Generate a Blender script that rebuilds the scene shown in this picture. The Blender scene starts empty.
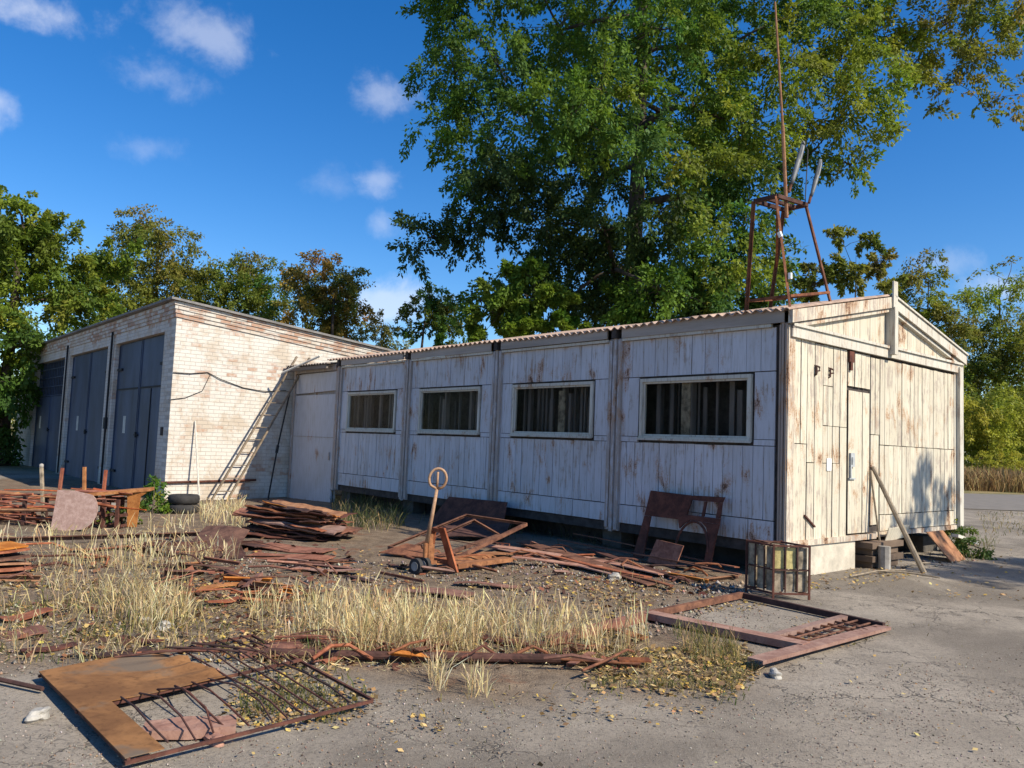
import bpy, math, random
import numpy as np
from mathutils import Vector, Matrix, Quaternion
random.seed(7); rng = np.random.default_rng(7)
SC = bpy.context.scene; COL = SC.collection
R = math.radians

# ------------------------------------------------------------------ camera calibration
F_PX, PITCH, ROLL, YAW, CAM_Z = 791.49, .075, .0401, .7065, 1.6
cam_p = np.array([0, 0, CAM_Z])
B = np.array([math.cos(YAW), math.sin(YAW), 0]); A = np.array([-math.sin(YAW), math.cos(YAW), 0])
C0 = np.array([3.6443, 10.4319, 0.])                  # near corner of the shed
BR = np.array([-8.45, 19.65, 0.])                     # near corner of the brick garage
def ray(px, py):
    u, v = px-512, py-384
    c, s = math.cos(ROLL), math.sin(ROLL)
    u0, v0 = u*c+v*s, -u*s+v*c
    return np.array([u0, F_PX*math.cos(PITCH)+v0*math.sin(PITCH), F_PX*math.sin(PITCH)-v0*math.cos(PITCH)])
def project(P):
    x, y, z = P[..., 0], P[..., 1], P[..., 2]-CAM_Z
    c, s = math.cos(PITCH), math.sin(PITCH); yc = y*c+z*s; zc = -y*s+z*c
    u = x/yc*F_PX; v = -zc/yc*F_PX; cr, sr = math.cos(ROLL), math.sin(ROLL)
    return np.stack([512+u*cr-v*sr, 384+u*sr+v*cr], -1), yc
def sstep(a, b, x): t = np.clip((x-a)/(b-a), 0, 1); return t*t*(3-2*t)
def slope(x, y): return -.13*sstep(13.5, 19, y)*sstep(-3, -7.5, x)
def G(px, py, up=0.):
    z = 0.
    for _ in range(4):
        d = ray(px, py); t = (z+up-CAM_Z)/d[2]; p = cam_p+d*t; z = float(slope(p[0], p[1]))
    return p
def at(px, py, depth): d = ray(px, py); return cam_p+d*depth/d[1]
def world(l, O=C0): return O+B*l[0]+A*l[1]+np.array([0, 0, l[2]])

# ------------------------------------------------------------------ mesh helpers
def V(*a): return np.array(a, float)
def unit(v): v = np.asarray(v, float); return v/np.linalg.norm(v)
class MB:
    def __init__(s): s.v = []; s.f = []
    def add(s, vs, fs):
        n = len(s.v); s.v += [tuple(map(float, p)) for p in vs]; s.f += [tuple(i+n for i in f) for f in fs]; return s
    def hexa(s, p):   # 8 corners: bottom 4 ccw, top 4 ccw
        return s.add(p, [(3,2,1,0),(4,5,6,7),(0,1,5,4),(1,2,6,5),(2,3,7,6),(3,0,4,7)])
    def box(s, x0, x1, y0, y1, z0, z1):
        return s.hexa([(x0,y0,z0),(x1,y0,z0),(x1,y1,z0),(x0,y1,z0),(x0,y0,z1),(x1,y0,z1),(x1,y1,z1),(x0,y1,z1)])
    def bar(s, p0, p1, w, h, up=(0,0,1)):
        p0, p1 = np.asarray(p0, float), np.asarray(p1, float); d = unit(p1-p0); up = np.asarray(up, float)
        if abs(np.dot(d, up)) > .98: up = np.array([1., 0, 0])
        a = unit(np.cross(d, up)); b = unit(np.cross(a, d)); a = a*w/2; b = b*h/2
        return s.hexa([p0-a-b, p0+a-b, p1+a-b, p1-a-b, p0-a+b, p0+a+b, p1+a+b, p1-a+b])
    def angle(s, p0, p1, w, t=.006, up=(0,0,1), flip=1):       # L section
        p0, p1 = np.asarray(p0, float), np.asarray(p1, float); d = unit(p1-p0); up = np.asarray(up, float)
        a = unit(np.cross(d, up))*flip; b = unit(np.cross(np.cross(d, up), d))
        s.bar(p0+a*w/2, p1+a*w/2, w, t, b); s.bar(p0-a*t/2-b*(w/2), p1-a*t/2-b*(w/2), t, w, b); return s
    def channel(s, p0, p1, w, h, t=.01):                        # U section opening downwards
        p0, p1 = np.asarray(p0, float), np.asarray(p1, float); d = unit(p1-p0); a = unit(np.cross(d, (0,0,1)))
        s.bar(p0, p1, w, t)
        for k in (-1, 1): s.bar(p0+a*k*(w/2-t/2)-V(0,0,h/2+t/2), p1+a*k*(w/2-t/2)-V(0,0,h/2+t/2), t, h)
        return s
    def tube(s, pts, r, n=8, cap=True):
        pts = [np.asarray(p, float) for p in pts]; m = len(pts); rs = r if hasattr(r, '__len__') else [r]*m
        base = len(s.v); ref = None
        for i in range(m):
            d = unit(pts[min(i+1, m-1)]-pts[max(i-1, 0)])
            if ref is None: ref = V(0,0,1) if abs(d[2]) < .9 else V(1,0,0)
            a = unit(np.cross(d, ref)); b = np.cross(a, d); ref = b if True else ref
            for k in range(n):
                t = 2*math.pi*k/n; s.v.append(tuple(pts[i]+rs[i]*(math.cos(t)*a+math.sin(t)*b)))
        for i in range(m-1):
            for k in range(n):
                k2 = (k+1) % n
                s.f.append((base+i*n+k, base+i*n+k2, base+(i+1)*n+k2, base+(i+1)*n+k))
        if cap:
            s.f.append(tuple(base+k for k in range(n))[::-1]); s.f.append(tuple(base+(m-1)*n+k for k in range(n)))
        return s
    def ring(s, c, n_axis, Rr, r, nu=24, nv=8, a0=0, a1=2*math.pi):
        n_axis = unit(n_axis); a = unit(np.cross(n_axis, (0,0,1) if abs(n_axis[2]) < .9 else (1,0,0))); b = np.cross(n_axis, a)
        closed = abs(a1-a0-2*math.pi) < 1e-6; m = nu if closed else nu+1; base = len(s.v)
        for i in range(m):
            t = a0+(a1-a0)*i/nu; e = math.cos(t)*a+math.sin(t)*b
            for k in range(nv):
                q = 2*math.pi*k/nv; s.v.append(tuple(np.asarray(c)+e*(Rr+r*math.cos(q))+n_axis*r*math.sin(q)))
        for i in range(nu):
            i2 = (i+1) % m
            for k in range(nv):
                k2 = (k+1) % nv; s.f.append((base+i*nv+k, base+i*nv+k2, base+i2*nv+k2, base+i2*nv+k))
        return s
    def prism(s, pts, thick):                                   # planar polygon extruded by vector
        pts = [np.asarray(p, float) for p in pts]; t = np.asarray(thick, float); n = len(pts)
        return s.add(pts+[p+t for p in pts], [tuple(range(n))[::-1], tuple(range(n, 2*n))]+[(i, (i+1) % n, n+(i+1) % n, n+i) for i in range(n)])
    def disc(s, c, axis, r, h, n=20):
        c = np.asarray(c, float); axis = unit(axis); return s.tube([c-axis*h/2, c+axis*h/2], r, n)
    def slab(s, o, u, v, nu, nv, t, fn):                        # wavy sheet with thickness: o + u*a + v*b + z*fn
        o, u, v = map(lambda q: np.asarray(q, float), (o, u, v)); nn = unit(np.cross(u, v)); base = len(s.v)
        for side in (0, 1):
            for i in range(nu+1):
                for j in range(nv+1):
                    a, b = i/nu, j/nv; s.v.append(tuple(o+u*a+v*b+nn*(fn(a, b)-side*t)))
        I = lambda sd, i, j: base+sd*(nu+1)*(nv+1)+i*(nv+1)+j
        for i in range(nu):
            for j in range(nv):
                s.f.append((I(0,i,j), I(0,i+1,j), I(0,i+1,j+1), I(0,i,j+1))); s.f.append((I(1,i,j+1), I(1,i+1,j+1), I(1,i+1,j), I(1,i,j)))
        for i in range(nu):
            s.f.append((I(0,i,0), I(1,i,0), I(1,i+1,0), I(0,i+1,0))); s.f.append((I(0,i+1,nv), I(1,i+1,nv), I(1,i,nv), I(0,i,nv)))
        for j in range(nv):
            s.f.append((I(0,0,j+1), I(1,0,j+1), I(1,0,j), I(0,0,j))); s.f.append((I(0,nu,j), I(1,nu,j), I(1,nu,j+1), I(0,nu,j+1)))
        return s
    def build(s, name, mat, parent=None, smooth=False, origin=None):
        me = bpy.data.meshes.new(name); vs = s.v
        if origin is not None: vs = [(p[0]-origin[0], p[1]-origin[1], p[2]-origin[2]) for p in vs]
        me.from_pydata(vs, [], s.f); me.update()
        if smooth: me.polygons.foreach_set('use_smooth', [True]*len(me.polygons))
        me.materials.append(mat)
        o = bpy.data.objects.new(name, me); COL.objects.link(o)
        if parent: o.parent = parent
        if origin is not None: o.location = tuple(map(float, origin))
        return o
def tag(o, label, cat, group=None):
    o['label'] = label; o['category'] = cat
    if group: o['group'] = group
    return o
def thing(name, label, cat, loc=(0,0,0), rz=0., group=None):
    o = bpy.data.objects.new(name, None); o.empty_display_size = .1; COL.objects.link(o)
    o.location = tuple(map(float, loc)); o.rotation_euler = (0, 0, rz)
    return tag(o, label, cat, group)
def copy_tree(o, parent=None):
    c = o.copy(); COL.objects.link(c)
    if parent: c.parent = parent
    for ch in list(o.children): copy_tree(ch, c)
    return c

# ------------------------------------------------------------------ node helpers
class NT:
    def __init__(s, name):
        s.m = bpy.data.materials.new(name); s.m.use_nodes = True; s.t = s.m.node_tree; s.n = s.t.nodes; s.n.clear()
        s.out = s.n.new('ShaderNodeOutputMaterial')
    def new(s, typ, **kw):
        n = s.n.new(typ)
        for k, v in kw.items(): setattr(n, k, v)
        return n
    def link(s, a, b): s.t.links.new(a, b)
    def put(s, sock, v):
        if isinstance(v, bpy.types.NodeSocket): s.link(v, sock)
        elif isinstance(v, (tuple, list)): sock.default_value = (*v, 1.) if len(v) == 3 and sock.type == 'RGBA' else v
        else: sock.default_value = v
    def coord(s, kind='Object', scale=None):
        c = s.new('ShaderNodeTexCoord').outputs[kind]
        if scale is not None:
            m = s.new('ShaderNodeMapping'); s.link(c, m.inputs[0]); m.inputs['Scale'].default_value = scale; return m.outputs[0]
        return c
    def noise(s, vec, scale=5., detail=4., rough=.6, dist=0., col=False):
        n = s.new('ShaderNodeTexNoise'); s.link(vec, n.inputs['Vector']); n.inputs['Scale'].default_value = scale
        n.inputs['Detail'].default_value = detail; n.inputs['Roughness'].default_value = rough; n.inputs['Distortion'].default_value = dist
        return n.outputs['Color' if col else 'Fac']
    def ramp(s, f, lo, hi, a=0., b=1.):
        n = s.new('ShaderNodeMapRange', interpolation_type='SMOOTHSTEP'); s.link(f, n.inputs[0])
        n.inputs[1].default_value = lo; n.inputs[2].default_value = hi; n.inputs[3].default_value = a; n.inputs[4].default_value = b
        return n.outputs[0]
    def mix(s, f, a, b, mode='MIX'):
        n = s.new('ShaderNodeMix', data_type='RGBA', blend_type=mode); s.put(n.inputs[0], f); s.put(n.inputs[6], a); s.put(n.inputs[7], b); return n.outputs[2]
    def math(s, op, a, b=0., clamp=False):
        n = s.new('ShaderNodeMath', operation=op, use_clamp=clamp); s.put(n.inputs[0], a); s.put(n.inputs[1], b); return n.outputs[0]
    def sep(s, vec): n = s.new('ShaderNodeSeparateXYZ'); s.link(vec, n.inputs[0]); return n.outputs
    def comb(s, x, y, z=0.):
        n = s.new('ShaderNodeCombineXYZ'); s.put(n.inputs[0], x); s.put(n.inputs[1], y); s.put(n.inputs[2], z); return n.outputs[0]
    def island(s): return s.new('ShaderNodeNewGeometry').outputs['Random Per Island']
    def bump(s, h, strength=.3, dist=.02):
        n = s.new('ShaderNodeBump'); s.link(h, n.inputs['Height']); n.inputs['Strength'].default_value = strength; n.inputs['Distance'].default_value = dist; return n.outputs[0]
    def finish(s, col, rough=.8, normal=None, metal=0., spec=.3, transl=None, alpha=None):
        p = s.new('ShaderNodeBsdfPrincipled'); s.put(p.inputs['Base Color'], col); s.put(p.inputs['Roughness'], rough)
        s.put(p.inputs['Metallic'], metal); s.put(p.inputs['Specular IOR Level'], spec)
        if normal is not None: s.link(normal, p.inputs['Normal'])
        sh = p.outputs[0]
        if transl is not None:
            t = s.new('ShaderNodeBsdfTranslucent'); s.put(t.inputs[0], transl); mx = s.new('ShaderNodeMixShader'); mx.inputs[0].default_value = .38
            s.link(sh, mx.inputs[1]); s.link(t.outputs[0], mx.inputs[2]); sh = mx.outputs[0]
        s.link(sh, s.out.inputs[0]); return s.m

def m_paint(name, tone=(.62,.62,.62), peel=.55, rust=.60, under=(.23,.19,.16), warm=.0):
    t = NT(name); c = t.coord('Object'); rnd = t.island()
    off = t.new('ShaderNodeVectorMath', operation='ADD'); t.link(c, off.inputs[0]); t.link(t.comb(t.math('MULTIPLY', rnd, 7.3), t.math('MULTIPLY', rnd, 3.1), t.math('MULTIPLY', rnd, 5.7)), off.inputs[1])
    v = off.outputs[0]
    mp = t.new('ShaderNodeMapping'); t.link(v, mp.inputs[0]); mp.inputs['Scale'].default_value = (1, 1, .09); st = mp.outputs[0]
    streak = t.noise(st, 26, 5, .65); fine = t.noise(v, 60, 3, .6); big = t.noise(c, .9, 4, .6); mid = t.noise(v, 5, 6, .7)
    base = t.mix(rnd, tuple(x*.93 for x in tone), tuple(min(x*1.09, .85) for x in tone))
    base = t.mix(t.ramp(streak, .40, .75), base, tuple(x*.80 for x in (tone[0], tone[1]*.97, tone[2]*.90)))
    base = t.mix(t.ramp(big, .45, .7, 0, .5), base, (tone[0]*.84, tone[1]*.80, tone[2]*.73))
    # peeled streaks
    f = t.math('ADD', t.math('MULTIPLY', streak, .6), t.math('ADD', t.math('MULTIPLY', mid, .45), t.math('MULTIPLY', big, .3)))
    pm = t.ramp(f, peel+.17, peel+.25); base = t.mix(t.math('MULTIPLY', pm, .8), base, t.mix(fine, under, tuple(x*1.9 for x in under)))
    # rust stains, drawn downwards
    mp2 = t.new('ShaderNodeMapping'); t.link(c, mp2.inputs[0]); mp2.inputs['Scale'].default_value = (1, 1, .36); r1 = t.noise(mp2.outputs[0], 3.6, 7, .70, .5)
    r2 = t.math('ADD', t.math('ADD', t.math('MULTIPLY', r1, .80), t.math('MULTIPLY', fine, .20)), t.math('MULTIPLY', t.math('SUBTRACT', t.noise(c, 1.6, 2, .5), .5), .45))
    rm = t.ramp(r2, rust-.01, rust+.10); base = t.mix(t.math('MULTIPLY', rm, .72), base, t.mix(mid, (.30,.13,.05), (.42,.24,.11)))
    core = t.ramp(r2, rust+.07, rust+.13); base = t.mix(core, base, (.11,.055,.035))
    h = t.math('SUBTRACT', t.math('MULTIPLY', streak, .4), pm)
    return t.finish(base, .78, t.bump(h, .35, .004), spec=.25)
def m_rust(name, a=(.10,.04,.025), b=(.24,.10,.05), scale=6., rough=.9, pale=None, amount=.5):
    t = NT(name); c = t.coord('Object'); n1 = t.noise(c, scale, 6, .68, .4); n2 = t.noise(c, scale*7, 4, .7); rnd = t.new('ShaderNodeObjectInfo').outputs['Random']
    col = t.mix(t.ramp(n1, .35, .65), a, b); col = t.mix(t.ramp(n2, .5, .72, 0, .6), col, tuple(x*.5 for x in a))
    if pale: col = t.mix(t.ramp(t.noise(c, scale*.6, 5, .6), .5, .62, 0, amount), col, pale)
    hs = t.new('ShaderNodeHueSaturation'); t.link(col, hs.inputs['Color']); t.link(t.math('ADD', t.math('MULTIPLY', rnd, .5), .75), hs.inputs['Value']); t.link(t.math('ADD', t.math('MULTIPLY', rnd, .3), .8), hs.inputs['Saturation'])
    return t.finish(hs.outputs[0], rough, t.bump(t.math('ADD', n1, t.math('MULTIPLY', n2, .5)), .4, .004), spec=.2)
def m_plain(name, col, var=.25, scale=8., rough=.8, spec=.3, stretch=(1,1,1), bump=.2, island=False, metal=0.):
    t = NT(name); c = t.coord('Object', stretch); n1 = t.noise(c, scale, 6, .65); n2 = t.noise(c, scale*9, 3, .6)
    lo = tuple(x*(1-var) for x in col); hi = tuple(min(x*(1+var), .9) for x in col)
    cc = t.mix(t.ramp(n1, .3, .7), lo, hi); cc = t.mix(t.ramp(n2, .5, .75, 0, .4), cc, tuple(x*.6 for x in col))
    if island: cc = t.mix(.5, cc, t.mix(t.island(), lo, hi))
    return t.finish(cc, rough, t.bump(n1, bump, .01), spec=spec, metal=metal)
def m_brick(name, axis, z_bare, slope_k=0., white=(.62,.59,.53), amt=.58):
    t = NT(name); c = t.coord('Object'); s = t.sep(c)
    u = s[0] if axis == 'x' else s[1]; vec = t.comb(u, s[2])
    br = t.new('ShaderNodeTexBrick'); t.link(vec, br.inputs['Vector']); br.offset = .5; br.inputs['Scale'].default_value = 1.
    br.inputs['Brick Width'].default_value = .27; br.inputs['Row Height'].default_value = .098; br.inputs['Mortar Size'].default_value = .009; br.inputs['Mortar Smooth'].default_value = .4
    br.inputs['Color1'].default_value = (.31,.165,.115,1); br.inputs['Color2'].default_value = (.42,.27,.19,1); br.inputs['Mortar'].default_value = (.27,.25,.23,1)
    br2 = t.new('ShaderNodeTexBrick'); t.link(vec, br2.inputs['Vector']); br2.offset = .5; br2.inputs['Scale'].default_value = 1.
    for k, v in (('Brick Width', .27), ('Row Height', .098), ('Mortar Size', .009), ('Mortar Smooth', .4)): br2.inputs[k].default_value = v
    br2.inputs['Color1'].default_value = (0,0,0,1); br2.inputs['Color2'].default_value = (1,1,1,1); br2.inputs['Mortar'].default_value = (.5,.5,.5,1)
    per = t.sep(br2.outputs['Color'])[0]
    big = t.noise(c, .8, 5, .65); mid = t.noise(c, 6, 5, .7); fine = t.noise(c, 45, 3, .6)
    zz = t.math('ADD', s[2], t.math('MULTIPLY', u, slope_k)) if slope_k else s[2]
    top = t.ramp(zz, z_bare-.25, z_bare+.1)
    f = t.math('ADD', t.math('MULTIPLY', big, .55), t.math('ADD', t.math('MULTIPLY', per, .22), t.math('MULTIPLY', mid, .33)))
    f = t.math('ADD', f, t.math('MULTIPLY', top, .13))
    bare = t.ramp(f, amt+.03, amt+.16)
    wash = t.mix(mid, tuple(x*.80 for x in white), tuple(x*1.12 for x in white))
    wash = t.mix(t.ramp(t.noise(c, 1.5, 6, .7, .4), .44, .62, 0, .7), wash, (.45,.365,.27))
    wash = t.mix(t.math('MULTIPLY', br.outputs['Fac'], t.ramp(mid, .3, .65, .2, .6)), wash, (.28,.25,.22))
    col = t.mix(bare, wash, br.outputs['Color']); col = t.mix(t.ramp(fine, .55, .8, 0, .35), col, (.22,.19,.17))
    h = t.math('SUBTRACT', t.math('MULTIPLY', mid, .3), br.outputs['Fac'])
    return t.finish(col, .9, t.bump(h, .6, .012), spec=.2)
def m_attr(name, attr='col', rough=.6, transl=True, spec=.25, tc=(.30,.38,.03), tf=.18):
    t = NT(name); a = t.new('ShaderNodeAttribute', attribute_name=attr).outputs['Color']
    if transl: return t.finish(a, rough, spec=spec, transl=t.mix(tf, t.mix(1., a, (1.35,1.35,1.35), 'MULTIPLY'), tc))
    return t.finish(a, rough, spec=spec)

M = {}
M['long'] = m_paint('weathered white paint', (.52,.52,.55), .55, .552)
M['gable'] = m_paint('cream white paint', (.56,.515,.41), .53, .55)  # warmer, creamier tone than the long wall
M['trim'] = m_paint('trim paint', (.53,.505,.435), .54, .575)
M['trimrust'] = m_paint('rust stained trim', (.56,.50,.40), .48, .505)
M['post'] = m_paint('weathered post paint', (.42,.41,.42), .42, .57)
M['door'] = m_paint('grey door paint', (.48,.48,.51), .62, .60)
M['wood'] = m_plain('bare grey wood', (.20,.17,.145), .4, 7, .9, stretch=(1,.12,1), island=True)
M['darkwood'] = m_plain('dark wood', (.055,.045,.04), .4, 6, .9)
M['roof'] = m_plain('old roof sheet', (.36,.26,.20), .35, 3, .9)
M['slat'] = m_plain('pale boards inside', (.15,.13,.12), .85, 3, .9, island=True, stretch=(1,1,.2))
M['concrete'] = m_plain('old concrete', (.52,.47,.38), .2, 4, .9, bump=.4)
M['concrete_grey'] = m_plain('grey concrete', (.30,.28,.25), .3, 4, .9, bump=.4)
M['brick_side'] = m_brick('whitewashed brick side', 'x', 4.55, .1)
M['brick_front'] = m_brick('whitewashed brick front', 'y', 4.45, 0., (.58,.55,.50), .60)
M['brick_bare'] = m_brick('bare brick courses', 'x', 2., .1, (.58,.54,.48), .60)
M['gate'] = m_plain('slate blue gate paint', (.048,.068,.112), .34, 1.1, .6, spec=.3, bump=.06, stretch=(1,1,.35))
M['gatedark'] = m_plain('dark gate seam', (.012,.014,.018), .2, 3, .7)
M['tar'] = m_plain('tar roof edge', (.20,.19,.18), .3, 3, .85)
M['rust'] = m_rust('brown rust')
M['rustred'] = m_rust('red rust', (.17,.06,.035), (.32,.13,.075), 5)
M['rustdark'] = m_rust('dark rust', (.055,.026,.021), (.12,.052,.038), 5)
M['rustorange'] = m_rust('orange rust', (.26,.10,.035), (.42,.19,.07), 6)
M['bronze'] = m_rust('bronze rust sheet', (.14,.068,.030), (.25,.125,.052), 2.6, pale=(.125,.10,.075), amount=.9)
M['primer'] = m_rust('faded primer', (.25,.125,.09), (.36,.21,.155), 5)
M['rod'] = m_rust('red rods', (.22,.055,.03), (.40,.13,.06), 6)
M['truck'] = m_rust('worn orange paint', (.17,.075,.038), (.31,.145,.07), 9, .7)
M['handle'] = m_rust('worn tan paint', (.34,.17,.075), (.50,.29,.15), 9, .7)
M['plate'] = m_rust('pinkish plate', (.30,.20,.165), (.42,.30,.255), 14)
M['pale'] = m_plain('pale stick', (.62,.58,.50), .15, 8, .8)
M['stickwood'] = m_plain('grey stick', (.26,.21,.15), .3, 9, .9)
M['ladder'] = m_plain('old ladder wood', (.20,.155,.11), .35, 9, .9)
M['rubber'] = m_plain('rubber', (.035,.033,.032), .3, 12, .8)
M['wire'] = m_plain('black cable', (.02,.02,.02), .2, 8, .6)
M['steel'] = m_plain('grey painted steel', (.38,.40,.40), .2, 6, .5, spec=.4)
M['paper'] = m_plain('white paper', (.78,.78,.76), .06, 8, .8)
M['lamp'] = m_plain('dull lamp housing', (.13,.14,.145), .3, 6, .5)
M['stone'] = m_plain('pale stone', (.36,.34,.30), .25, 9, .95, bump=.6)
M['cratefill'] = m_plain('stained pale lining', (.27,.22,.155), .6, 9, .9)
M['cratefill2'] = m_plain('yellowed lining', (.45,.38,.16), .4, 9, .9)
M['bark'] = m_plain('bark', (.075,.058,.045), .45, 5, .95, stretch=(1,1,.25), bump=.8)
M['leaf'] = m_attr('leaves'); M['straw'] = m_attr('straw', rough=.8, tc=(.6,.45,.2), tf=.1); M['litter'] = m_attr('litter', rough=.8, transl=False, spec=.15)
def m_glass():
    t = NT('dusty window glass'); g = t.new('ShaderNodeBsdfGlossy'); g.inputs['Roughness'].default_value = .12; g.inputs[0].default_value = (.8,.8,.8,1)
    tr = t.new('ShaderNodeBsdfTransparent'); tr.inputs[0].default_value = (.86,.86,.84,1); fr = t.new('ShaderNodeFresnel'); fr.inputs[0].default_value = 1.12
    mx = t.new('ShaderNodeMixShader'); t.link(t.math('MULTIPLY', fr.outputs[0], .22), mx.inputs[0]); t.link(tr.outputs[0], mx.inputs[1]); t.link(g.outputs[0], mx.inputs[2]); t.link(mx.outputs[0], t.out.inputs[0]); return t.m
M['glass'] = m_glass()
# ------------------------------------------------------------------ value noise for terrain
_T = np.random.default_rng(3).random((256, 256))
def vnoise(x, y):
    xi, yi = np.floor(x).astype(int), np.floor(y).astype(int); fx, fy = x-xi, y-yi; fx = fx*fx*(3-2*fx); fy = fy*fy*(3-2*fy)
    g = lambda a, b: _T[a % 256, b % 256]
    return (g(xi,yi)*(1-fx)+g(xi+1,yi)*fx)*(1-fy)+(g(xi,yi+1)*(1-fx)+g(xi+1,yi+1)*fx)*fy
def fbm(x, y, o=4): return sum(vnoise(x*2**k+17*k, y*2**k+9*k)*.5**(k+1) for k in range(o))
def inpoly(P, poly):
    x, y = P[..., 0], P[..., 1]; r = np.zeros(x.shape, bool); n = len(poly)
    for i in range(n):
        (x0, y0), (x1, y1) = poly[i], poly[(i+1) % n]
        c = ((y0 > y) != (y1 > y)) & (x < (x1-x0)*(y-y0)/((y1-y0) or 1e-9)+x0); r ^= c
    return r
DIRT = [tuple(G(*p)[:2]) for p in [(-500,520),(-500,668),(0,672),(130,655),(240,640),(320,670),(420,690),(500,700),(600,690),(690,700),(760,668),(735,645),(660,625),(690,600),(780,584),(788,560),(560,500),(300,480),(0,478)]]
def dirt_mask(x, y):
    acc = 0.
    for k in range(10):
        jx = (fbm(x*1.3+k*7.7, y*1.3, 4)-.47)*1.5; jy = (fbm(x*1.3+50, y*1.3+k*5.1, 4)-.47)*1.5
        acc = acc+inpoly(np.stack([x+jx, y+jy], -1), DIRT)
    return acc/10
def height(x, y):
    near = np.clip(1-np.hypot(x, y-10)/60, 0, 1); d = dirt_mask(x, y)
    return slope(x, y)+near*((fbm(x*.9, y*.9)-.47)*.035+d*(fbm(x*5, y*5, 3)-.44)*.035)-.004
def build_ground():
    xs = np.concatenate([-np.geomspace(600, 16.2, 40), np.linspace(-16, -6.1, 70), np.linspace(-6, 8, 200), np.linspace(8.1, 16, 50), np.geomspace(16.3, 600, 40)])
    ys = np.concatenate([-np.geomspace(80, 2.1, 16)+3.6, np.linspace(1.55, 3, 12), np.linspace(3.05, 13, 190), np.linspace(13.1, 26, 90), np.geomspace(26.3, 900, 50)])
    X, Y = np.meshgrid(xs, ys, indexing='ij'); Z = height(X, Y); n, m = X.shape
    me = bpy.data.meshes.new('ground'); idx = np.arange(n*m).reshape(n, m)
    q = np.stack([idx[:-1,:-1], idx[1:,:-1], idx[1:,1:], idx[:-1,1:]], -1).reshape(-1, 4)
    me.vertices.add(n*m); me.vertices.foreach_set('co', np.stack([X, Y, Z], -1).ravel().astype('f4'))
    me.loops.add(q.size); me.loops.foreach_set('vertex_index', q.ravel().astype('i4'))
    me.polygons.add(len(q)); me.polygons.foreach_set('loop_start', np.arange(0, q.size, 4, dtype='i4')); me.polygons.foreach_set('loop_total', np.full(len(q), 4, 'i4'))
    me.update(); me.validate(); me.polygons.foreach_set('use_smooth', [True]*len(q))
    far = sstep(26, 34, Y)*1.
    a = me.attributes.new('dirt', 'FLOAT', 'POINT'); a.data.foreach_set('value', dirt_mask(X, Y).ravel().astype('f4'))
    a = me.attributes.new('far', 'FLOAT', 'POINT'); a.data.foreach_set('value', far.ravel().astype('f4'))
    t = NT('yard ground'); c = t.coord('Object'); d = t.new('ShaderNodeAttribute', attribute_name='dirt').outputs['Fac']; fa = t.new('ShaderNodeAttribute', attribute_name='far').outputs['Fac']
    big = t.noise(c, .55, 6, .62); mid = t.noise(c, 4, 6, .7); fine = t.noise(c, 55, 4, .75); grit = t.noise(c, 170, 2, .6)
    asp = t.mix(t.ramp(big, .35, .65), (.20,.170,.134), (.325,.28,.222)); asp = t.mix(t.ramp(mid, .5, .72, 0, .6), asp, (.165,.14,.112)); asp = t.mix(t.ramp(t.noise(c, .30, 5, .62, .8), .50, .60, 0, .62), asp, (.135,.114,.090)); asp = t.mix(t.ramp(t.noise(t.coord('Object', (.9, .16, 1)), 1.2, 5, .62, .5), .52, .66, 0, .5), asp, (.36,.315,.25)); asp = t.mix(t.ramp(t.noise(c, 1.1, 5, .7, 1.), .60, .68, 0, .5), asp, (.33,.29,.235))
    asp = t.mix(t.ramp(t.noise(c, 22, 4, .7), .50, .68, 0, .45), asp, (.10,.088,.075)); asp = t.mix(t.ramp(fine, .50, .68, 0, .65), asp, (.085,.076,.066)); asp = t.mix(t.ramp(grit, .58, .72, 0, .55), asp, (.46,.42,.36))
    vo = t.new('ShaderNodeTexVoronoi', feature='DISTANCE_TO_EDGE'); wv = t.new('ShaderNodeVectorMath', operation='ADD'); t.link(c, wv.inputs[0]); t.link(t.noise(c, 2.5, 4, .6, col=True), wv.inputs[1]); t.link(wv.outputs[0], vo.inputs['Vector']); vo.inputs['Scale'].default_value = .9
    crack = t.math('MULTIPLY', t.ramp(vo.outputs['Distance'], .004, .014, 1, 0), t.ramp(big, .42, .56))
    vo2 = t.new('ShaderNodeTexVoronoi', feature='DISTANCE_TO_EDGE'); t.link(wv.outputs[0], vo2.inputs['Vector']); vo2.inputs['Scale'].default_value = 4.
    crack2 = t.math('MULTIPLY', t.ramp(vo2.outputs['Distance'], .01, .03, .7, 0), t.ramp(t.noise(c, .8, 3, .5), .52, .62))
    crack = t.math('MAXIMUM', crack, crack2)
    asp = t.mix(t.math('MULTIPLY', crack, .7), asp, (.07,.06,.05))
    drt = t.mix(t.ramp(mid, .35, .68), (.15,.108,.072), (.28,.21,.14)); drt = t.mix(t.ramp(fine, .45, .7, 0, .8), drt, (.07,.05,.037)); drt = t.mix(t.ramp(big, .52, .68, 0, .6), drt, (.155,.13,.11))
    drt = t.mix(t.ramp(grit, .56, .7, 0, .5), drt, (.42,.35,.26)); drt = t.mix(t.ramp(t.noise(c, 1.7, 5, .65), .56, .66, 0, .55), drt, (.20,.085,.045))
    fld = t.mix(t.ramp(mid, .3, .7), (.20,.155,.07), (.30,.23,.11)); fld = t.mix(t.ramp(big, .45, .6), fld, (.11,.12,.04))
    col = t.mix(d, asp, drt); col = t.mix(fa, col, fld)
    h = t.math('ADD', t.math('MULTIPLY', fine, t.math('ADD', t.math('MULTIPLY', d, .9), .5)), t.math('SUBTRACT', t.math('MULTIPLY', grit, .3), t.math('MULTIPLY', crack, .7)))
    me.materials.append(t.finish(col, .92, t.bump(h, .7, .02), spec=.2))
    o = bpy.data.objects.new('ground', me); COL.objects.link(o); o['kind'] = 'structure'
build_ground()
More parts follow.
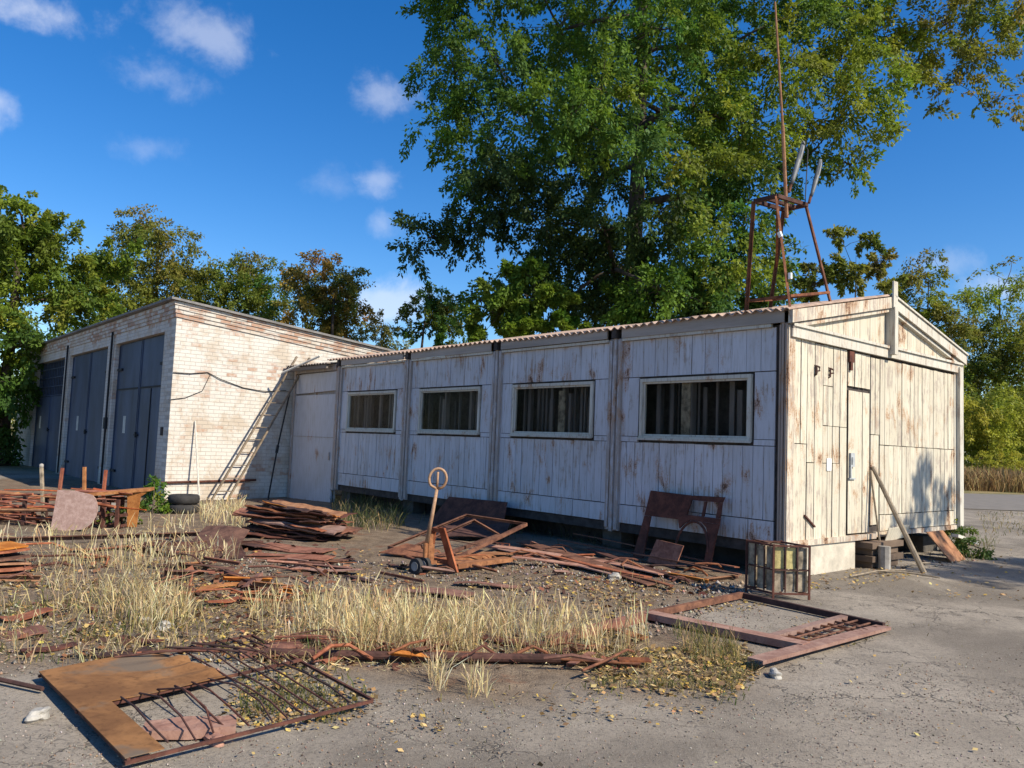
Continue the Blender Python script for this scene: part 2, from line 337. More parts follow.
rd = MB(); p = [G(880, 506), G(1100, 514), G(1100, 497), G(880, 492)]
e = [unit(p[1]-p[0]), unit(p[2]-p[3])]
q0, q1, q2, q3 = p[0]-e[0]*2, p[1]+e[0]*30, p[2]+e[1]*60, p[3]-e[1]*6
rd.prism([V(*(v[:2]), .012) for v in (q0, q1, q2, q3)], (0, 0, .012)); rd.build('road', m_plain('far road asphalt', (.185,.165,.14), .15, 2., .9))['kind'] = 'structure'

# ------------------------------------------------------------------ SHED (local: x along the gable, y along the long side)
shed = thing('wooden_shed', 'long low white shed of peeling boards with four windows and a gable end', 'shed', C0, YAW)
L, W, H = 12.17, 5.72, 3.33; Z0 = .42; RID = 3.98
M['cornerpost'] = m_paint('rusty corner paint', (.34,.26,.21), .40, .50)
POSTY = [0.06, 3.0, 6.0, 9.07, 12.17]
WIN = [(.57, 2.43), (3.55, 5.49), (6.56, 8.55), (9.6, 11.68)]; WZ0, WZ1 = 1.80, 2.63
def jb(mb, plane, a0, a1, z0, z1, th=.022, wob=.004):
    # one board on the long wall (plane 'x', outwards -x) or the gable (plane 'y', outwards -y)
    o = random.uniform(0, .008); t = random.uniform(-wob, wob); k = random.uniform(-.003, .003)
    def P(a, d, z): return (-d, a, z) if plane == 'x' else (a, -d, z)
    f0, f1 = th+o, th+o+k
    vs = [P(a0+t, 0, z0), P(a1+t, 0, z0), P(a1, 0, z1), P(a0, 0, z1), P(a0+t, f0, z0), P(a1+t, f1, z0), P(a1, f1, z1), P(a0, f0, z1)]
    mb.add(vs, [(3,2,1,0),(4,5,6,7),(0,1,5,4),(1,2,6,5),(2,3,7,6),(3,0,4,7)] if plane == 'y' else [(0,1,2,3),(7,6,5,4),(4,5,1,0),(5,6,2,1),(6,7,3,2),(7,4,0,3)])
def row(mb, plane, a0, a1, z0, z1, w, gap=.0075):
    n = max(1, round((a1-a0)/w)); w = (a1-a0)/n
    for i in range(n):
        jb(mb, plane, a0+i*w+gap*random.uniform(.3, .9), a0+(i+1)*w-gap*random.uniform(.3, .9), z0+random.uniform(0, .004), z1-random.uniform(.001, .006))
lw = MB(); back = MB()
for i in range(4):
    ya, yb = POSTY[i]+.10, POSTY[i+1]-.10; wa, wb = WIN[i]
    row(lw, 'x', ya, yb, WZ1+.085, H-.03, .23)
    row(lw, 'x', ya, wa-.09, WZ0-.01, WZ1+.078, .30); row(lw, 'x', wb+.09, yb, WZ0-.01, WZ1+.078, .30)
    row(lw, 'x', ya, yb, .72, WZ0-.10, .165); row(lw, 'x', ya, wa-.09, WZ0-.095, WZ0-.015, .5); row(lw, 'x', wb+.09, yb, WZ0-.095, WZ0-.015, .5)
    row(lw, 'x', ya, yb, Z0+.01, .712, .42)
    back.box(.003, .03, POSTY[i], wa, Z0, H); back.box(.003, .03, wb, POSTY[i+1], Z0, H); back.box(.003, .03, wa, wb, Z0, WZ0); back.box(.003, .03, wa, wb, WZ1, H)
lw.build('long_wall', M['long'], shed); back.build('wall_backing', M['darkwood'], shed)
fl = MB()
for i in range(4):   # pale moulding under the fascia and cross rails
    pass
for i, y in enumerate(POSTY):
    m = MB(); hw = .14 if i else .06; y = y if i else .03
    m.box(-.045, .002, y-hw, y+hw, Z0-.12, H+.02)
    m.box(-.072, -.045, y-hw*.95, y-hw*.45, Z0-.10, H); m.box(-.085, -.045, y-hw*.22, y+hw*.22, Z0-.14, H+.02); m.box(-.068, -.045, y+hw*.5, y+hw*.97, Z0-.08, H-.01)
    m.build('post', M['post'] if i else M['cornerpost'], shed)
for i, (wa, wb) in enumerate(WIN):
    m = MB(); e = .052; sk = random.uniform(-.012, .012)
    m.box(-.055, .0, wa-e, wb+e, WZ1, WZ1+e); m.box(-.062, .0, wa-e, wb+e, WZ0-e, WZ0)
    m.box(-.05, .0, wa-e, wa, WZ0+.001, WZ1-.001); m.box(-.05, .0, wb, wb+e, WZ0+.001, WZ1-.001)
    m.box(-.085, -.06, wa-e-.02, wb+e+.02, WZ0-e-.012, WZ0-e+.02)
    w = m.build('window', M['trim'], shed)
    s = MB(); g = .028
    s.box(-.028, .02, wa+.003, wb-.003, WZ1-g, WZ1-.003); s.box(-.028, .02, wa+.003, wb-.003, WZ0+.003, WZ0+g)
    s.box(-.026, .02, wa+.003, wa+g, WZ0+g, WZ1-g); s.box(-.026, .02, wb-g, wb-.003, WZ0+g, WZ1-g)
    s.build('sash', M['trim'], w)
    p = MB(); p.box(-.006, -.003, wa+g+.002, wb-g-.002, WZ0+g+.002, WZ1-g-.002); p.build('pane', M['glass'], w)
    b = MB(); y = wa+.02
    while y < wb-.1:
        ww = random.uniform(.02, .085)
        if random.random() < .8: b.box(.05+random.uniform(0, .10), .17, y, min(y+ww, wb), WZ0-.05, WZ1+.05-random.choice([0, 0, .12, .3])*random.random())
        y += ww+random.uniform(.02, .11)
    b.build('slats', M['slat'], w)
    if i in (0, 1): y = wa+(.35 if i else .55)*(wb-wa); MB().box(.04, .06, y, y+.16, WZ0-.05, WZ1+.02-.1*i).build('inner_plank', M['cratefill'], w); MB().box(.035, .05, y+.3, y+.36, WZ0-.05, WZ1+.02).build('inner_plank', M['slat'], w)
    d = MB(); d.box(.45, .47, wa-.5, wb+.5, WZ0-.6, WZ1+.5); d.build('dark_interior_backing', M['darkwood'], w)  # dark sheet standing in for the unlit interior behind the window
# gable
gw = MB(); gb = MB()
gb.box(0.02, W-.02, .005, .03, Z0+.06, H); gb.prism([V(.05, .005, H), V(W-.05, .005, H), V(W/2, .005, RID-.05)], (0, .025, 0)); gb.build('gable_backing', M['darkwood'], shed)
rng_g = [(.12, .46, [(.47, 1.75), (1.755, 3.17)]), (.46, .66, [(.47, 1.5), (1.505, 3.17)]), (.66, .88, [(.47, 3.15)]), (.88, 1.16, [(.47, 1.50), (1.505, 2.02), (2.025, 2.58), (2.585, 3.15)]), (1.16, 1.36, [(.47, 1.50), (1.505, 2.02), (2.025, 3.15)]), (1.36, 1.565, [(.47, 2.02), (2.025, 3.15)]),
         (1.60, 2.0, [(2.63, 3.14)]), (2.0, 2.30, [(2.63, 3.14)]), (2.30, 2.60, [(.60, 1.95), (1.955, 3.12)])]
for a0, a1, zz in rng_g:
    for z0, z1 in zz: row(gw, 'y', a0, a1, z0, z1, .165, .015)
row(gw, 'y', 2.62, 5.52, .50, .74, .19); row(gw, 'y', 2.62, 5.52, .748, 1.80, .155); row(gw, 'y', 2.62, 5.52, 1.806, 3.13, .155)
for k in range(31):   # pediment boards follow the rake
    x0 = .32+k*(W-.64)/31; x1 = x0+(W-.64)/31-.007; tp = lambda x: H+.05+(RID-H-.10)*(1-abs(x-W/2)/(W/2))
    if x0 < W/2 < x1: continue
    o = -.02-random.uniform(0, .006); gw.prism([V(x0, o, H+.02), V(x1, o, H+.02), V(x1, o, max(tp(x1), H+.03)), V(x0, o, max(tp(x0), H+.03))], (0, .02, 0))
gw.build('gable_wall', M['gable'], shed)
d = MB(); row(d, 'y', 1.61, 2.27, .50, 2.57, .22); dr = d.build('door', M['gable'], shed)
h = MB(); h.box(1.62, 1.80, -.055, -.03, 1.28, 1.30); h.box(1.64, 1.67, -.058, -.031, 1.30, 1.47); h.box(1.64, 1.76, -.06, -.032, 1.46, 1.66); h.box(1.66, 1.69, -.075, -.055, 1.5, 1.6); h.build('latch', M['steel'], dr)
h = MB(); h.box(1.60, 1.612, -.028, -.004, .5, 2.57); h.build('door_gap', M['darkwood'], dr)
m = MB(); m.box(-.06, .11, -.045, .0, Z0+.03, H-.02); m.build('corner_board', M['trimrust'], shed)
m = MB(); m.box(W-.17, W-.03, -.10, .0, Z0+.05, H-.06); m.box(W-.25, W-.18, -.035, 0, Z0+.08, H-.08); m.box(W-.03, W+.03, -.085, .12, Z0+.05, H); m.build('corner_board', M['trim'], shed)
m = MB(); m.box(-.02, W/2, -.075, -.0, H-.17, H-.03); m.box(-.02, W/2, -.10, -.0, H-.028, H+.012); m.box(W/2+.003, W, -.075, 0, H-.16, H-.02); m.box(W/2+.003, W, -.105, 0, H-.018, H+.02); m.build('tie_beam', M['trim'], shed)
def rake(x0, x1, z0, z1, t, y0, y1): return [V(x0, y0, z0), V(x1, y0, z1), V(x1, y0, z1+t), V(x0, y0, z0+t)], (0, y1-y0, 0)
m = MB(); m.prism(*rake(-.10, W/2, H-.0, RID-.03, .17, -.12, -.055)); m.prism(*rake(-.02, W/2, H-.055, RID-.09, .055, -.085, -.01)); m.build('bargeboard', M['trimrust'], shed)
m = MB(); m.prism(*rake(W+.08, W/2, H+.0, RID-.03, .16, -.125, -.055)); m.prism(*rake(W+.02, W/2, H-.055, RID-.09, .05, -.085, -.01)); m.prism(*rake(W+.10, W/2, H+.165, RID+.14, .03, -.15, -.03)); m.build('bargeboard', M['trim'], shed)
m = MB(); m.box(W/2-.06, W/2+.08, -.15, -.125, RID-.08, 4.36); m.box(W/2-.06, W/2+.05, -.17, -.0, H-.12, RID-.03); m.build('king_post', M['trim'], shed)
for x in (.65, 1.03):   # rusty steel hooks on the gable
    m = MB(); m.tube([V(x, -.02, 2.84), V(x, -.05, 2.83), V(x, -.05, 2.71), V(x, -.02, 2.70)], .013, 6); m.tube([V(x, -.05, 2.83), V(x+.075, -.055, 2.82), V(x+.08, -.055, 2.77), V(x, -.05, 2.76)], .013, 6); m.build('hook', M['rustdark'], shed)
m = MB(); m.box(1.60, 1.74, -.05, -.022, 2.98, 3.14); m.box(1.62, 1.68, -.06, -.03, 2.86, 2.99); m.build('lamp_bracket', M['rustdark'], shed)
m = MB(); m.box(.99, 1.12, -.037, -.031, 1.40, 1.57); m.build('paper_notice', M['paper'], shed)
m = MB(); m.bar(V(.40, -.04, .80), V(.66, -.045, .64), .025, .02); m.build('bolt_strip', M['rustdark'], shed)
m = MB(); m.box(-.055, 2.45, -.06, .05, Z0-.02, Z0+.055); m.box(2.46, W, -.05, .05, Z0+.0, Z0+.07); m.build('sill_beam', M['trimrust'], shed)
# eaves
M['fascia'] = m_plain('weathered fascia', (.34,.29,.245), .35, 6, .9, stretch=(1,.1,1), island=True)
m = MB()
for i in range(4): m.box(-.10-.012*(i % 2), -.078, POSTY[i]+(.16 if i else -.05), POSTY[i+1]-.15, H+.015+.008*(i % 2), H+.20)
m.build('fascia', M['fascia'], shed)
m = MB()
for i in range(4): m.box(-.085, -.03, POSTY[i]+.15, POSTY[i+1]-.15, H-.03, H+.012)
m.build('eave_moulding', M['trim'], shed)
for y in POSTY[1:]: MB().box(-.12, .05, y-.05, y+.05, H+.02, H+.17).build('rafter_end', M['darkwood'], shed)
m = MB(); sl = (RID+.16-(H+.17))/(W/2)
edge = np.cumsum(rng.normal(0, .012, 200)); edge -= np.linspace(edge[0], edge[-1], 200)
def wave(a, b):
    yy = b*(L+.5); s = .022*math.sin(yy*2*math.pi/.15)
    if a < .2: s += -.03*(fbm(np.array(yy*.7), np.array(.5), 3)-.3)*(1-a/.2)*1.6
    return s+.012*math.sin(yy*1.1)
m.slab(V(-.15, -.09, H+.215-.13*sl), V(W/2+.15, 0, RID+.17-(H+.215-.13*sl)), V(0, L+.6, 0), 8, 520, .012, lambda a, b: wave(a, b))
m.slab(V(W/2+.003, -.09, RID+.16), V(W/2+.2, 0, -(RID-.01-H)-.2*sl), V(0, L+.6, 0), 6, 520, .012, lambda a, b: wave(1-a*.5, b))
m.build('roof', M['roof'], shed)
# remaining walls, floor and footings
m = MB(); m.box(W-.06, W-.0, .02, L, Z0, H); m.box(.04, W-.06, L-.05, L, Z0, H); m.build('rear_wall', M['wood'], shed)
m = MB(); m.box(.04, W-.065, .04, L-.06, Z0-.0, Z0+.03); m.build('floor', M['darkwood'], shed)
m = MB(); m.box(.01, .14, .02, L, Z0-.14, Z0-.005); m.build('floor_beam', M['darkwood'], shed)  # beam given a dark colour to blend into the shaded gap below
m = MB(); m.box(-.04, 1.84, -.03, .45, -.12, Z0-.022)
M['shadestone'] = m_plain('shade darkened concrete', (.10,.09,.08), .3, 5, .95)  # concrete colour darkened to paint in the shade under the shed
f0 = m.build('foundation_block', M['concrete'], shed)
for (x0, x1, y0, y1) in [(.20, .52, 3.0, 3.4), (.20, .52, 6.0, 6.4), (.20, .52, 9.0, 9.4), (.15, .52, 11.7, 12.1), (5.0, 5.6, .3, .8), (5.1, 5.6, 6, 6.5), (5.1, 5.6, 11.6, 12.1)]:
    MB().box(x0, x1, y0, y1, -.25, Z0-.145).build('foundation_block', M['shadestone'], shed)
m = MB(); m.box(.55, .60, .5, L-.1, -.25, Z0-.01); m.box(1.9, W-.1, .8, .85, -.2, Z0-.01); m.build('shade_backing', M['darkwood'], shed)  # dark planks added as a backing, standing in for shade beneath the floor
# side door bay between the shed and the brick garage
y1 = 14.78
m = MB(); m.box(-.02, .02, 12.36, y1-.14, -.14, 2.66); dd = m.build('side_door', M['door'], shed)
m = MB(); m.box(-.032, -.02, 12.40, y1-.18, 1.56, 1.575); m.box(-.045, -.022, 12.5, 12.56, 1.0, 1.2); m.build('door_rail', M['post'], dd)
MB().add([(-.015, 12.36, 2.76), (-.015, y1-.14, 2.70), (-.015, y1-.14, 3.22), (-.015, 12.36, 3.24), (.02, 12.36, 2.76), (.02, y1-.14, 2.70), (.02, y1-.14, 3.22), (.02, 12.36, 3.24)], [(3,2,1,0),(4,5,6,7),(0,1,5,4),(1,2,6,5),(2,3,7,6),(3,0,4,7)]).build('transom_panel', M['door'], shed)
m = MB(); m.box(-.045, .05, y1-.13, y1-.02, -.2, 3.3); m.box(-.05, .05, 12.32, y1-.02, 3.26, 3.42); m.box(.06, .08, 12.3, y1, -.2, 3.3); m.build('door_frame', M['post'], shed)
m = MB(); m.slab(V(-.30, 12.42, 3.42), V(1.2, 0, .12), V(0, 2.36, .03), 4, 60, .012, lambda a, b: .02*math.sin(b*2.3*2*math.pi/.15)); m.box(-.26, -.20, 12.5, 14.7, 3.30, 3.39); m.build('porch_roof', M['wood'], shed)

# ------------------------------------------------------------------ BRICK GARAGE (local: x along its sunlit side, y along the gate front)
gar = thing('brick_garage', 'tall whitewashed brick garage with slate blue gates', 'garage', BR, YAW)
TOPZ, SLP, DEP, FL = 4.80, -.1, 13., 21.6
def wedge(mb, x0, x1, y0, y1, z0, z1, zb_sl=True):   # box whose top (and bottom) follow the roof slope
    b0, b1 = (z0+SLP*x0, z0+SLP*x1) if zb_sl else (z0, z0)
    return mb.hexa([(x0,y0,b0),(x1,y0,b1),(x1,y1,b1),(x0,y1,b0),(x0,y0,z1+SLP*x0),(x1,y0,z1+SLP*x1),(x1,y1,z1+SLP*x1),(x0,y1,z1+SLP*x0)])
m = MB(); wedge(m, 0.0, DEP, 0, .38, -.6, 4.42, False); m.build('side_wall', M['brick_side'], gar)
m = MB(); 
for k in range(4): wedge(m, -.03-.022*k, DEP, -.03-.022*k, .38, 4.423+k*.098, 4.423+(k+1)*.098-.003)
m.build('cornice', M['brick_bare'], gar)
GT = [(.86, 5.5, 4.12), (6.4, 11.6, 4.12), (12.4, 17.7, 4.12)]
m = MB(); ys = [.381]+[v for g in GT for v in g[:2]]+[FL]
for i in range(0, len(ys), 2): m.box(.0, .38, ys[i], ys[i+1], -.7, 4.12)
m.box(.0, .38, .381, FL, 4.12, 4.42); m.build('front_wall', M['brick_front'], gar)
m = MB()
for k in range(4): m.box(-.03-.02*k, .38, .382, FL, 4.423+k*.098, 4.423+(k+1)*.098-.003)
m.build('cornice', M['brick_front'], gar)
m = MB(); wedge(m, -.20, DEP+.1, -.18, FL+.1, 4.818, 4.875); m.build('roof', M['tar'], gar)
m = MB(); wedge(m, .385, DEP, FL-.38, FL, -.7, 4.41, False); wedge(m, DEP-.38, DEP, .385, FL-.385, -.7, 4.41, False); m.build('rear_wall', M['brick_front'], gar)
for gi, (y0, y1, zt) in enumerate(GT):
    m = MB(); ym = (y0+y1)/2; x = .13
    for (a, b) in ((y0+.02, ym-.012), (ym+.012, y1-.02)):
        if gi == 2: m.box(x, x+.05, a, b, -.45, 2.72)
        else: m.box(x, x+.05, a, b, -.35, zt-.03)
    gt = m.build('gate', M['gate'], gar)
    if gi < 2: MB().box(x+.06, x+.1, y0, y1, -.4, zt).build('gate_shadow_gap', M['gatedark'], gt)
    m = MB()
    for yy in (y0+.03, ym-.06, ym+.06, y1-.03): MB().box(x-.025, x-.002, yy-.022, yy+.022, -.3, (2.7 if gi == 2 else zt-.05)).build('gate_rail', M['gate'], gt)
    if gi == 0: MB().box(x-.03, x-.002, y0+.1, ym-.1, 2.72, 2.76).build('gate_rail', M['gatedark'], gt); MB().box(x-.03, x-.002, ym+.1, y1-.1, 2.72, 2.76).build('gate_rail', M['gatedark'], gt); MB().box(x-.022, x-.002, y0+1.2, y0+1.24, -.2, 2.7).build('gate_rail', M['gatedark'], gt)
    m = MB(); m.box(x-.07, x-.03, ym-.12, ym-.05, 1.35, 1.5); m.box(x-.05, x-.002, ym-.2, ym+.1, 1.40, 1.44); m.build('gate_handle', M['gatedark'], gt)
    m = MB(); yy = ym+(1.15 if gi < 2 else 1.6); m.box(x-.006, x-.003, yy, yy+.26, 1.45, 1.95); m.build('gate_number_plate', M['steel'], gt)
    m = MB()
    for z in (.3, 3.3): m.box(x-.05, x-.003, y0+.03, y0+.5, z, z+.07); m.box(x-.05, x-.003, y1-.5, y1-.03, z, z+.07)
    if gi < 2: m.build('hinge', M['gatedark'], gt)
y0, y1, zt = GT[2]; m = MB(); m.box(.25, .27, y0, y1, 2.72, zt); m.build('window_pane', M['gatedark'], gar)
m = MB(); k = y0+.15
while k < y1: m.box(.15, .18, k, k+.035, 2.74, zt-.02); k += .3
for z in (2.74, 3.1, 3.45, 3.8, 4.06): m.box(.135, .155, y0, y1, z, z+.035)
m.build('window_grille', M['gate'], gar)
m = MB(); m.tube([V(-.1, -.045, .30), V(2.3, -.045, .37)], .028, 8); m.build('wall_pipe', M['rustdark'], gar)
for y in (5.95, 12.0):
    m = MB(); m.tube([V(-.06, y-.2, -.1), V(-.06, y-.2, 4.5)], .032, 8); m.build('drain_pipe', M['gatedark'], gar)
m = MB(); m.box(-.05, -.0, 5.8, 6.1, 1.55, 1.9); m.build('switch_box', M['gatedark'], gar)
m = MB(); m.box(-.03, 0, .42, .56, 1.45, 1.66); m.build('vent', M['darkwood'], gar)
# ------------------------------------------------------------------ things built in world coordinates
def part(mb, name, mat, root, smooth=False):
    o = np.array(root.location); mb.v = [tuple(np.array(p)-o) for p in mb.v]; return mb.build(name, mat, root, smooth)
def sub(mb, name, mat, par, root, smooth=False):
    o = np.array(root.location); mb.v = [tuple(np.array(p)-o) for p in mb.v]; return mb.build(name, mat, par, smooth)
def single(mb, name, mat, label, cat, origin, group=None, smooth=False):
    return tag(mb.build(name, mat, None, smooth, origin=np.asarray(origin, float)), label, cat, group)
def up(p, z): p = np.array(p, float); return p+V(0, 0, z)
def bw(x, y, z): return world((x, y, z), BR)
def flatbar(p0, p1, w, t=.012, sag=.0, n=6, roll=0.):
    p0, p1 = np.array(p0), np.array(p1); d = unit(p1-p0); s = unit(np.cross((0,0,1), d)); s = unit(s*math.cos(roll)+np.cross(d, s)*math.sin(roll))
    k = random.uniform(0, 6); mb = MB()
    return mb.slab(p0-s*w/2, p1-p0, s*w, n, 2, t, lambda a, b: sag*math.sin(a*5+k)*(1-b*.4))

# ladder and sticks against the brick wall
lad = thing('wooden_ladder', 'long weathered wooden ladder leaning on the sunlit brick wall', 'ladder', bw(1.0, -.55, -.13))
b0, t0 = bw(.95, -.55, -.16), bw(3.12, -.30, 3.72)
for k in (0, .40): part(MB().bar(b0+B*k, t0+B*k*(.93 if k else 1), .045, .06, up=-A), 'rail', M['ladder'], lad)
for i in range(11):
    a = b0+(t0-b0)*(.07+i*.085); part(MB().tube([a+B*.0, a+B*.40], .014, 6), 'rung', M['ladder'], lad)
q = [bw(.70, -.5, -.16), bw(.62, -.03, 1.85)]; single(MB().tube(q, [.024, .018], 7), 'wooden_pole', M['pale'], 'straight white pole standing upright against the brick wall left of the ladder', 'pole', q[0])
q = [bw(2.35, -.75, -.13), bw(2.7, -.35, 1.2), bw(3.02, -.22, 2.75)]; hp = MB().tube(q, .022, 7); hp.tube([q[1]-unit(q[1]-q[0])*.1, q[1]+unit(q[2]-q[1])*.1], .04, 7)
single(hp, 'iron_rod', M['wire'], 'thin black rod leaning in the corner between brick wall and grey side door', 'rod', q[0])
q = [at(282, 373, 21.0), at(320, 356, 20.6)]; single(MB().tube(q, .03, 6), 'thin_batten', M['pale'], 'pale thin batten sticking out of the little roof above the side door', 'batten', q[0])
cb = [bw(x, -.02-.01*(i % 2), z) for i, (x, z) in enumerate([(.0, 3.02), (.4, 3.03), (.85, 3.10), (1.2, 2.95), (1.8, 2.78), (2.4, 2.72), (3.0, 2.80)])]
single(MB().tube(cb, .011, 5), 'cable', M['wire'], 'thin dark cable sagging across the upper brick wall behind the ladder', 'cable', cb[0])
cb = [bw(x, -.02, z) for x, z in [(.0, 2.35), (.35, 2.42), (.75, 2.62), (.92, 3.05)]]
single(MB().tube(cb, .008, 5), 'cable', M['wire'], 'short thin wire looping down the brick wall near the garage corner', 'cable', cb[0])
# tyres by the brick corner
c = G(183, 513)
for k in range(2):
    t = thing('tyre', ['dark worn tyre lying under another beside the white pole', 'dark worn tyre lying on top of another beside the white pole'][k], 'tyre', up(c, .002+k*.185+.0), k*.4, 'tyres stacked by the brick wall')
    tm = MB(); n, mm = 28, 10
    for i in range(n):
        a = 2*math.pi*i/n
        for j in range(mm):
            b = 2*math.pi*j/mm; rr = .215+.085*abs(math.cos(b))**.6*(1 if math.cos(b) > 0 else -1)+(.006 if (i % 2 and math.cos(b) > .5) else 0); zz = .092+.09*abs(math.sin(b))**.6*(1 if math.sin(b) > 0 else -1)
            tm.v.append((rr*math.cos(a), rr*math.sin(a), zz))
    tm.f = [(i*mm+j, ((i+1) % n)*mm+j, ((i+1) % n)*mm+(j+1) % mm, i*mm+(j+1) % mm) for i in range(n) for j in range(mm)]
    tm.build('tread', M['rubber'], t, True); MB().ring((0, 0, .09), (0, 0, 1), .17, .02, 20, 6).build('bead_wire', M['rustdark'], t)

# antenna tower on the shed corner
p1, p2 = at(777, 196, 10.35), at(807, 205, 10.7); p4, p3 = p1+A*.34, p2+A*.34
f1, f2 = world((.03, -.02, 3.53)), world((1.10, -.03, 3.76)); f3, f4 = world((-.02, .62, 3.52)), world((.95, .85, 3.72))
an = thing('antenna_tower', 'rusty angle iron antenna tower with tall mast and lamp heads on the shed roof', 'antenna', f1)
for a, b in ((f1, p1), (f2, p2), (f3, p4), (f4, p3)): part(MB().angle(a, b, .04, .008), 'leg', M['rust'], an)
m = MB()
for a, b in ((p1, p2), (p2, p3), (p3, p4), (p4, p1)): m.bar(a, b, .045, .05)
m.bar((p1+p4)/2, (p2+p3)/2, .05, .04); part(m, 'platform', M['rustdark'], an)
m = MB(); e = .12
for a, b, c_, d_ in ((f1, p1, f2, p2), (f1, p1, f3, p4), (f3, p4, f4, p3), (f2, p2, f4, p3)): m.bar(a+(b-a)*e+V(0,0,.0), c_+(d_-c_)*e, .035, .035)
m.bar(p1+(f1-p1)*.02, p3+(f4-p3)*.55, .03, .03); part(m, 'cross_brace', M['rust'], an)
mb0 = at(787, 196, 10.5); mt = at(775, 2, 10.6); part(MB().tube([mb0-V(0,0,.3), mb0+(mt-mb0)*.35, mb0+(mt-mb0)*.36, mt], [.026, .026, .018, .014], 8), 'mast', M['rustorange'], an)
m = MB(); m.tube([at(779, 232, 10.35), at(781, 237, 10.35)], .03, 6); part(m, 'insulator', M['paper'], an); m = MB(); m.tube([at(790, 273, 10.4), at(790, 279, 10.4)], .03, 6); part(m, 'insulator', M['paper'], an)
def lamp_head(a, b, wid, dep):
    a, b = np.array(a), np.array(b); d = unit(b-a); s = unit(np.cross(d, -A)); n = np.cross(s, d); ln = np.linalg.norm(b-a); mb = MB(); N, K = 9, 10
    for i in range(N+1):
        u = i/N; r = wid*(.35+.65*math.sin(math.pi*min(u*.75+.12, 1)))
        for k in range(K):
            q = 2*math.pi*k/K; yy = math.sin(q); mb.v.append(tuple(a+d*ln*u+s*r*math.cos(q)+n*dep*(yy if yy > 0 else yy*.25)*(r/wid)))
    mb.f = [(i*K+k, i*K+(k+1) % K, (i+1)*K+(k+1) % K, (i+1)*K+k) for i in range(N) for k in range(K)]+[tuple(range(K))[::-1], tuple(N*K+k for k in range(K))]
    return mb
for (x0, y0, x1, y1, w) in ((789, 192, 803, 142, .085), (809, 203, 820, 160, .06)):
    a, b = at(x0, y0, 10.55), at(x1, y1, 10.75); hd = part(lamp_head(a+(b-a)*.15, b, w*.55, .05), 'lamp_head', M['lamp'], an, True)
    sub(MB().tube([a, a+(b-a)*.2], .02, 6), 'lamp_arm', M['rust'], hd, an)
    sub(lamp_head(a+(b-a)*.45+A*-.02, a+(b-a)*.95+A*-.02, w*.38, .035), 'lens', M['lamp'], hd, an, True)
part(MB().tube([at(805, 205, 10.6), at(808, 150, 10.7), at(801, 139, 10.7)], .008, 5), 'lamp_wire', M['wire'], an)

# sticks at the gable
q = [G(924, 573), world((2.33, -.05, 1.47))]; single(MB().tube(q, [.042, .03], 8), 'wooden_prop', M['stickwood'], 'grey wooden prop leaning diagonally against the middle of the gable', 'prop', q[0])
q = [world((2.20, -.22, 0.42)), world((2.24, -.06, 1.42))]; q[0] = world((2.2, -.22, 0.4)); single(MB().tube(q, .014, 6), 'thin_stick', M['stickwood'], 'thin upright stick beside the grey prop on the gable', 'stick', q[0])
def lump(c, ax, sz, seed, n=2, jit=.25):
    import bmesh
    bm = bmesh.new(); bmesh.ops.create_icosphere(bm, subdivisions=n, radius=1.); r2 = random.Random(seed)
    ph = [r2.uniform(0, 6) for _ in range(6)]
    mb = MB(); ca, sa = math.cos(ax), math.sin(ax)
    for v in bm.verts:
        x, y, z = v.co; k = 1+jit*(math.sin(3*x+ph[0])*math.sin(2.3*y+ph[1])+.5*math.sin(6*z+ph[2]+3*x)); x, y, z = (np.sign(w)*abs(w)**.75*k for w in (x, y, z))
        x *= sz[0]; y *= sz[1]; z *= sz[2]; mb.v.append((c[0]+x*ca-y*sa, c[1]+x*sa+y*ca, c[2]+z))
    mb.f = [tuple(v.index for v in f.verts) for f in bm.faces]; bm.free(); return mb
for (px, py, w, lab) in ((37, 718, .07, 'white stone on the asphalt left of the bronze sheet gate'), (775, 676, .065, 'white stone under the free end of the primer red frame'), (215, 741, .06, 'small brown brick piece inside the bars of the bronze sheet gate'), (614, 579, .10, 'grey rock among dry leaves below the long rusty strips'), (145, 622, .06, 'small pale stone in the dry grass left of the dark plates'), (165, 628, .08, 'flat pale brick in the grass behind the bronze sheet gate')):
    c = G(px, py); single(lump(up(c, w*.2), random.uniform(0, 3), (w*.95, w*.65, w*.5), px, 3, .3), 'stone', M['stone'] if px != 215 else M['primer'], lab, 'stone', c, None, False)
c = G(188, 733); m = MB(); e = unit(V(.95, .3, 0)); n = V(-e[1], e[0], 0); m.slab(c-e*.22-n*.10+V(0,0,.05), e*.46, n*.2, 6, 3, .045, lambda a, b: .006*math.sin(a*9+b*4)); single(m, 'concrete_slab', M['primer'], 'small flat pinkish slab lying under the bars of the bronze sheet gate', 'slab', c)

# foreground gate with the bronze coloured sheet
gA, gB, gC, gD = G(38, 682), G(252, 640), G(372, 707), G(124, 771)
def gp(s, t, z=.05): return gA*(1-s)*(1-t)+gB*s*(1-t)+gC*s*t+gD*(1-s)*t+V(0, 0, z)
gt = thing('sheet_gate', 'bronze rusted gate lying flat in the foreground, half sheet and half bent bars', 'gate', gp(.5, .5, 0))
m = MB(); n1, n2 = 22, 22; rj = random.Random(5); jag = [.50+.11*(i/n2)+.025*math.sin(i*.9)+rj.uniform(-.012, .012) for i in range(n2+1)]
for lay in (0, 1):
    for i in range(n1+1):
        for j in range(n2+1):
            t = j/n2*.5; s = .0+(jag[j])*i/n1; z = .066-.005*lay+.012*math.sin(s*9+t*5)*(i/n1)+.02*(i/n1)**4*math.sin(j*1.1); m.v.append(tuple(gp(s, t, z)))
I = lambda l, i, j: l*(n1+1)*(n2+1)+i*(n2+1)+j
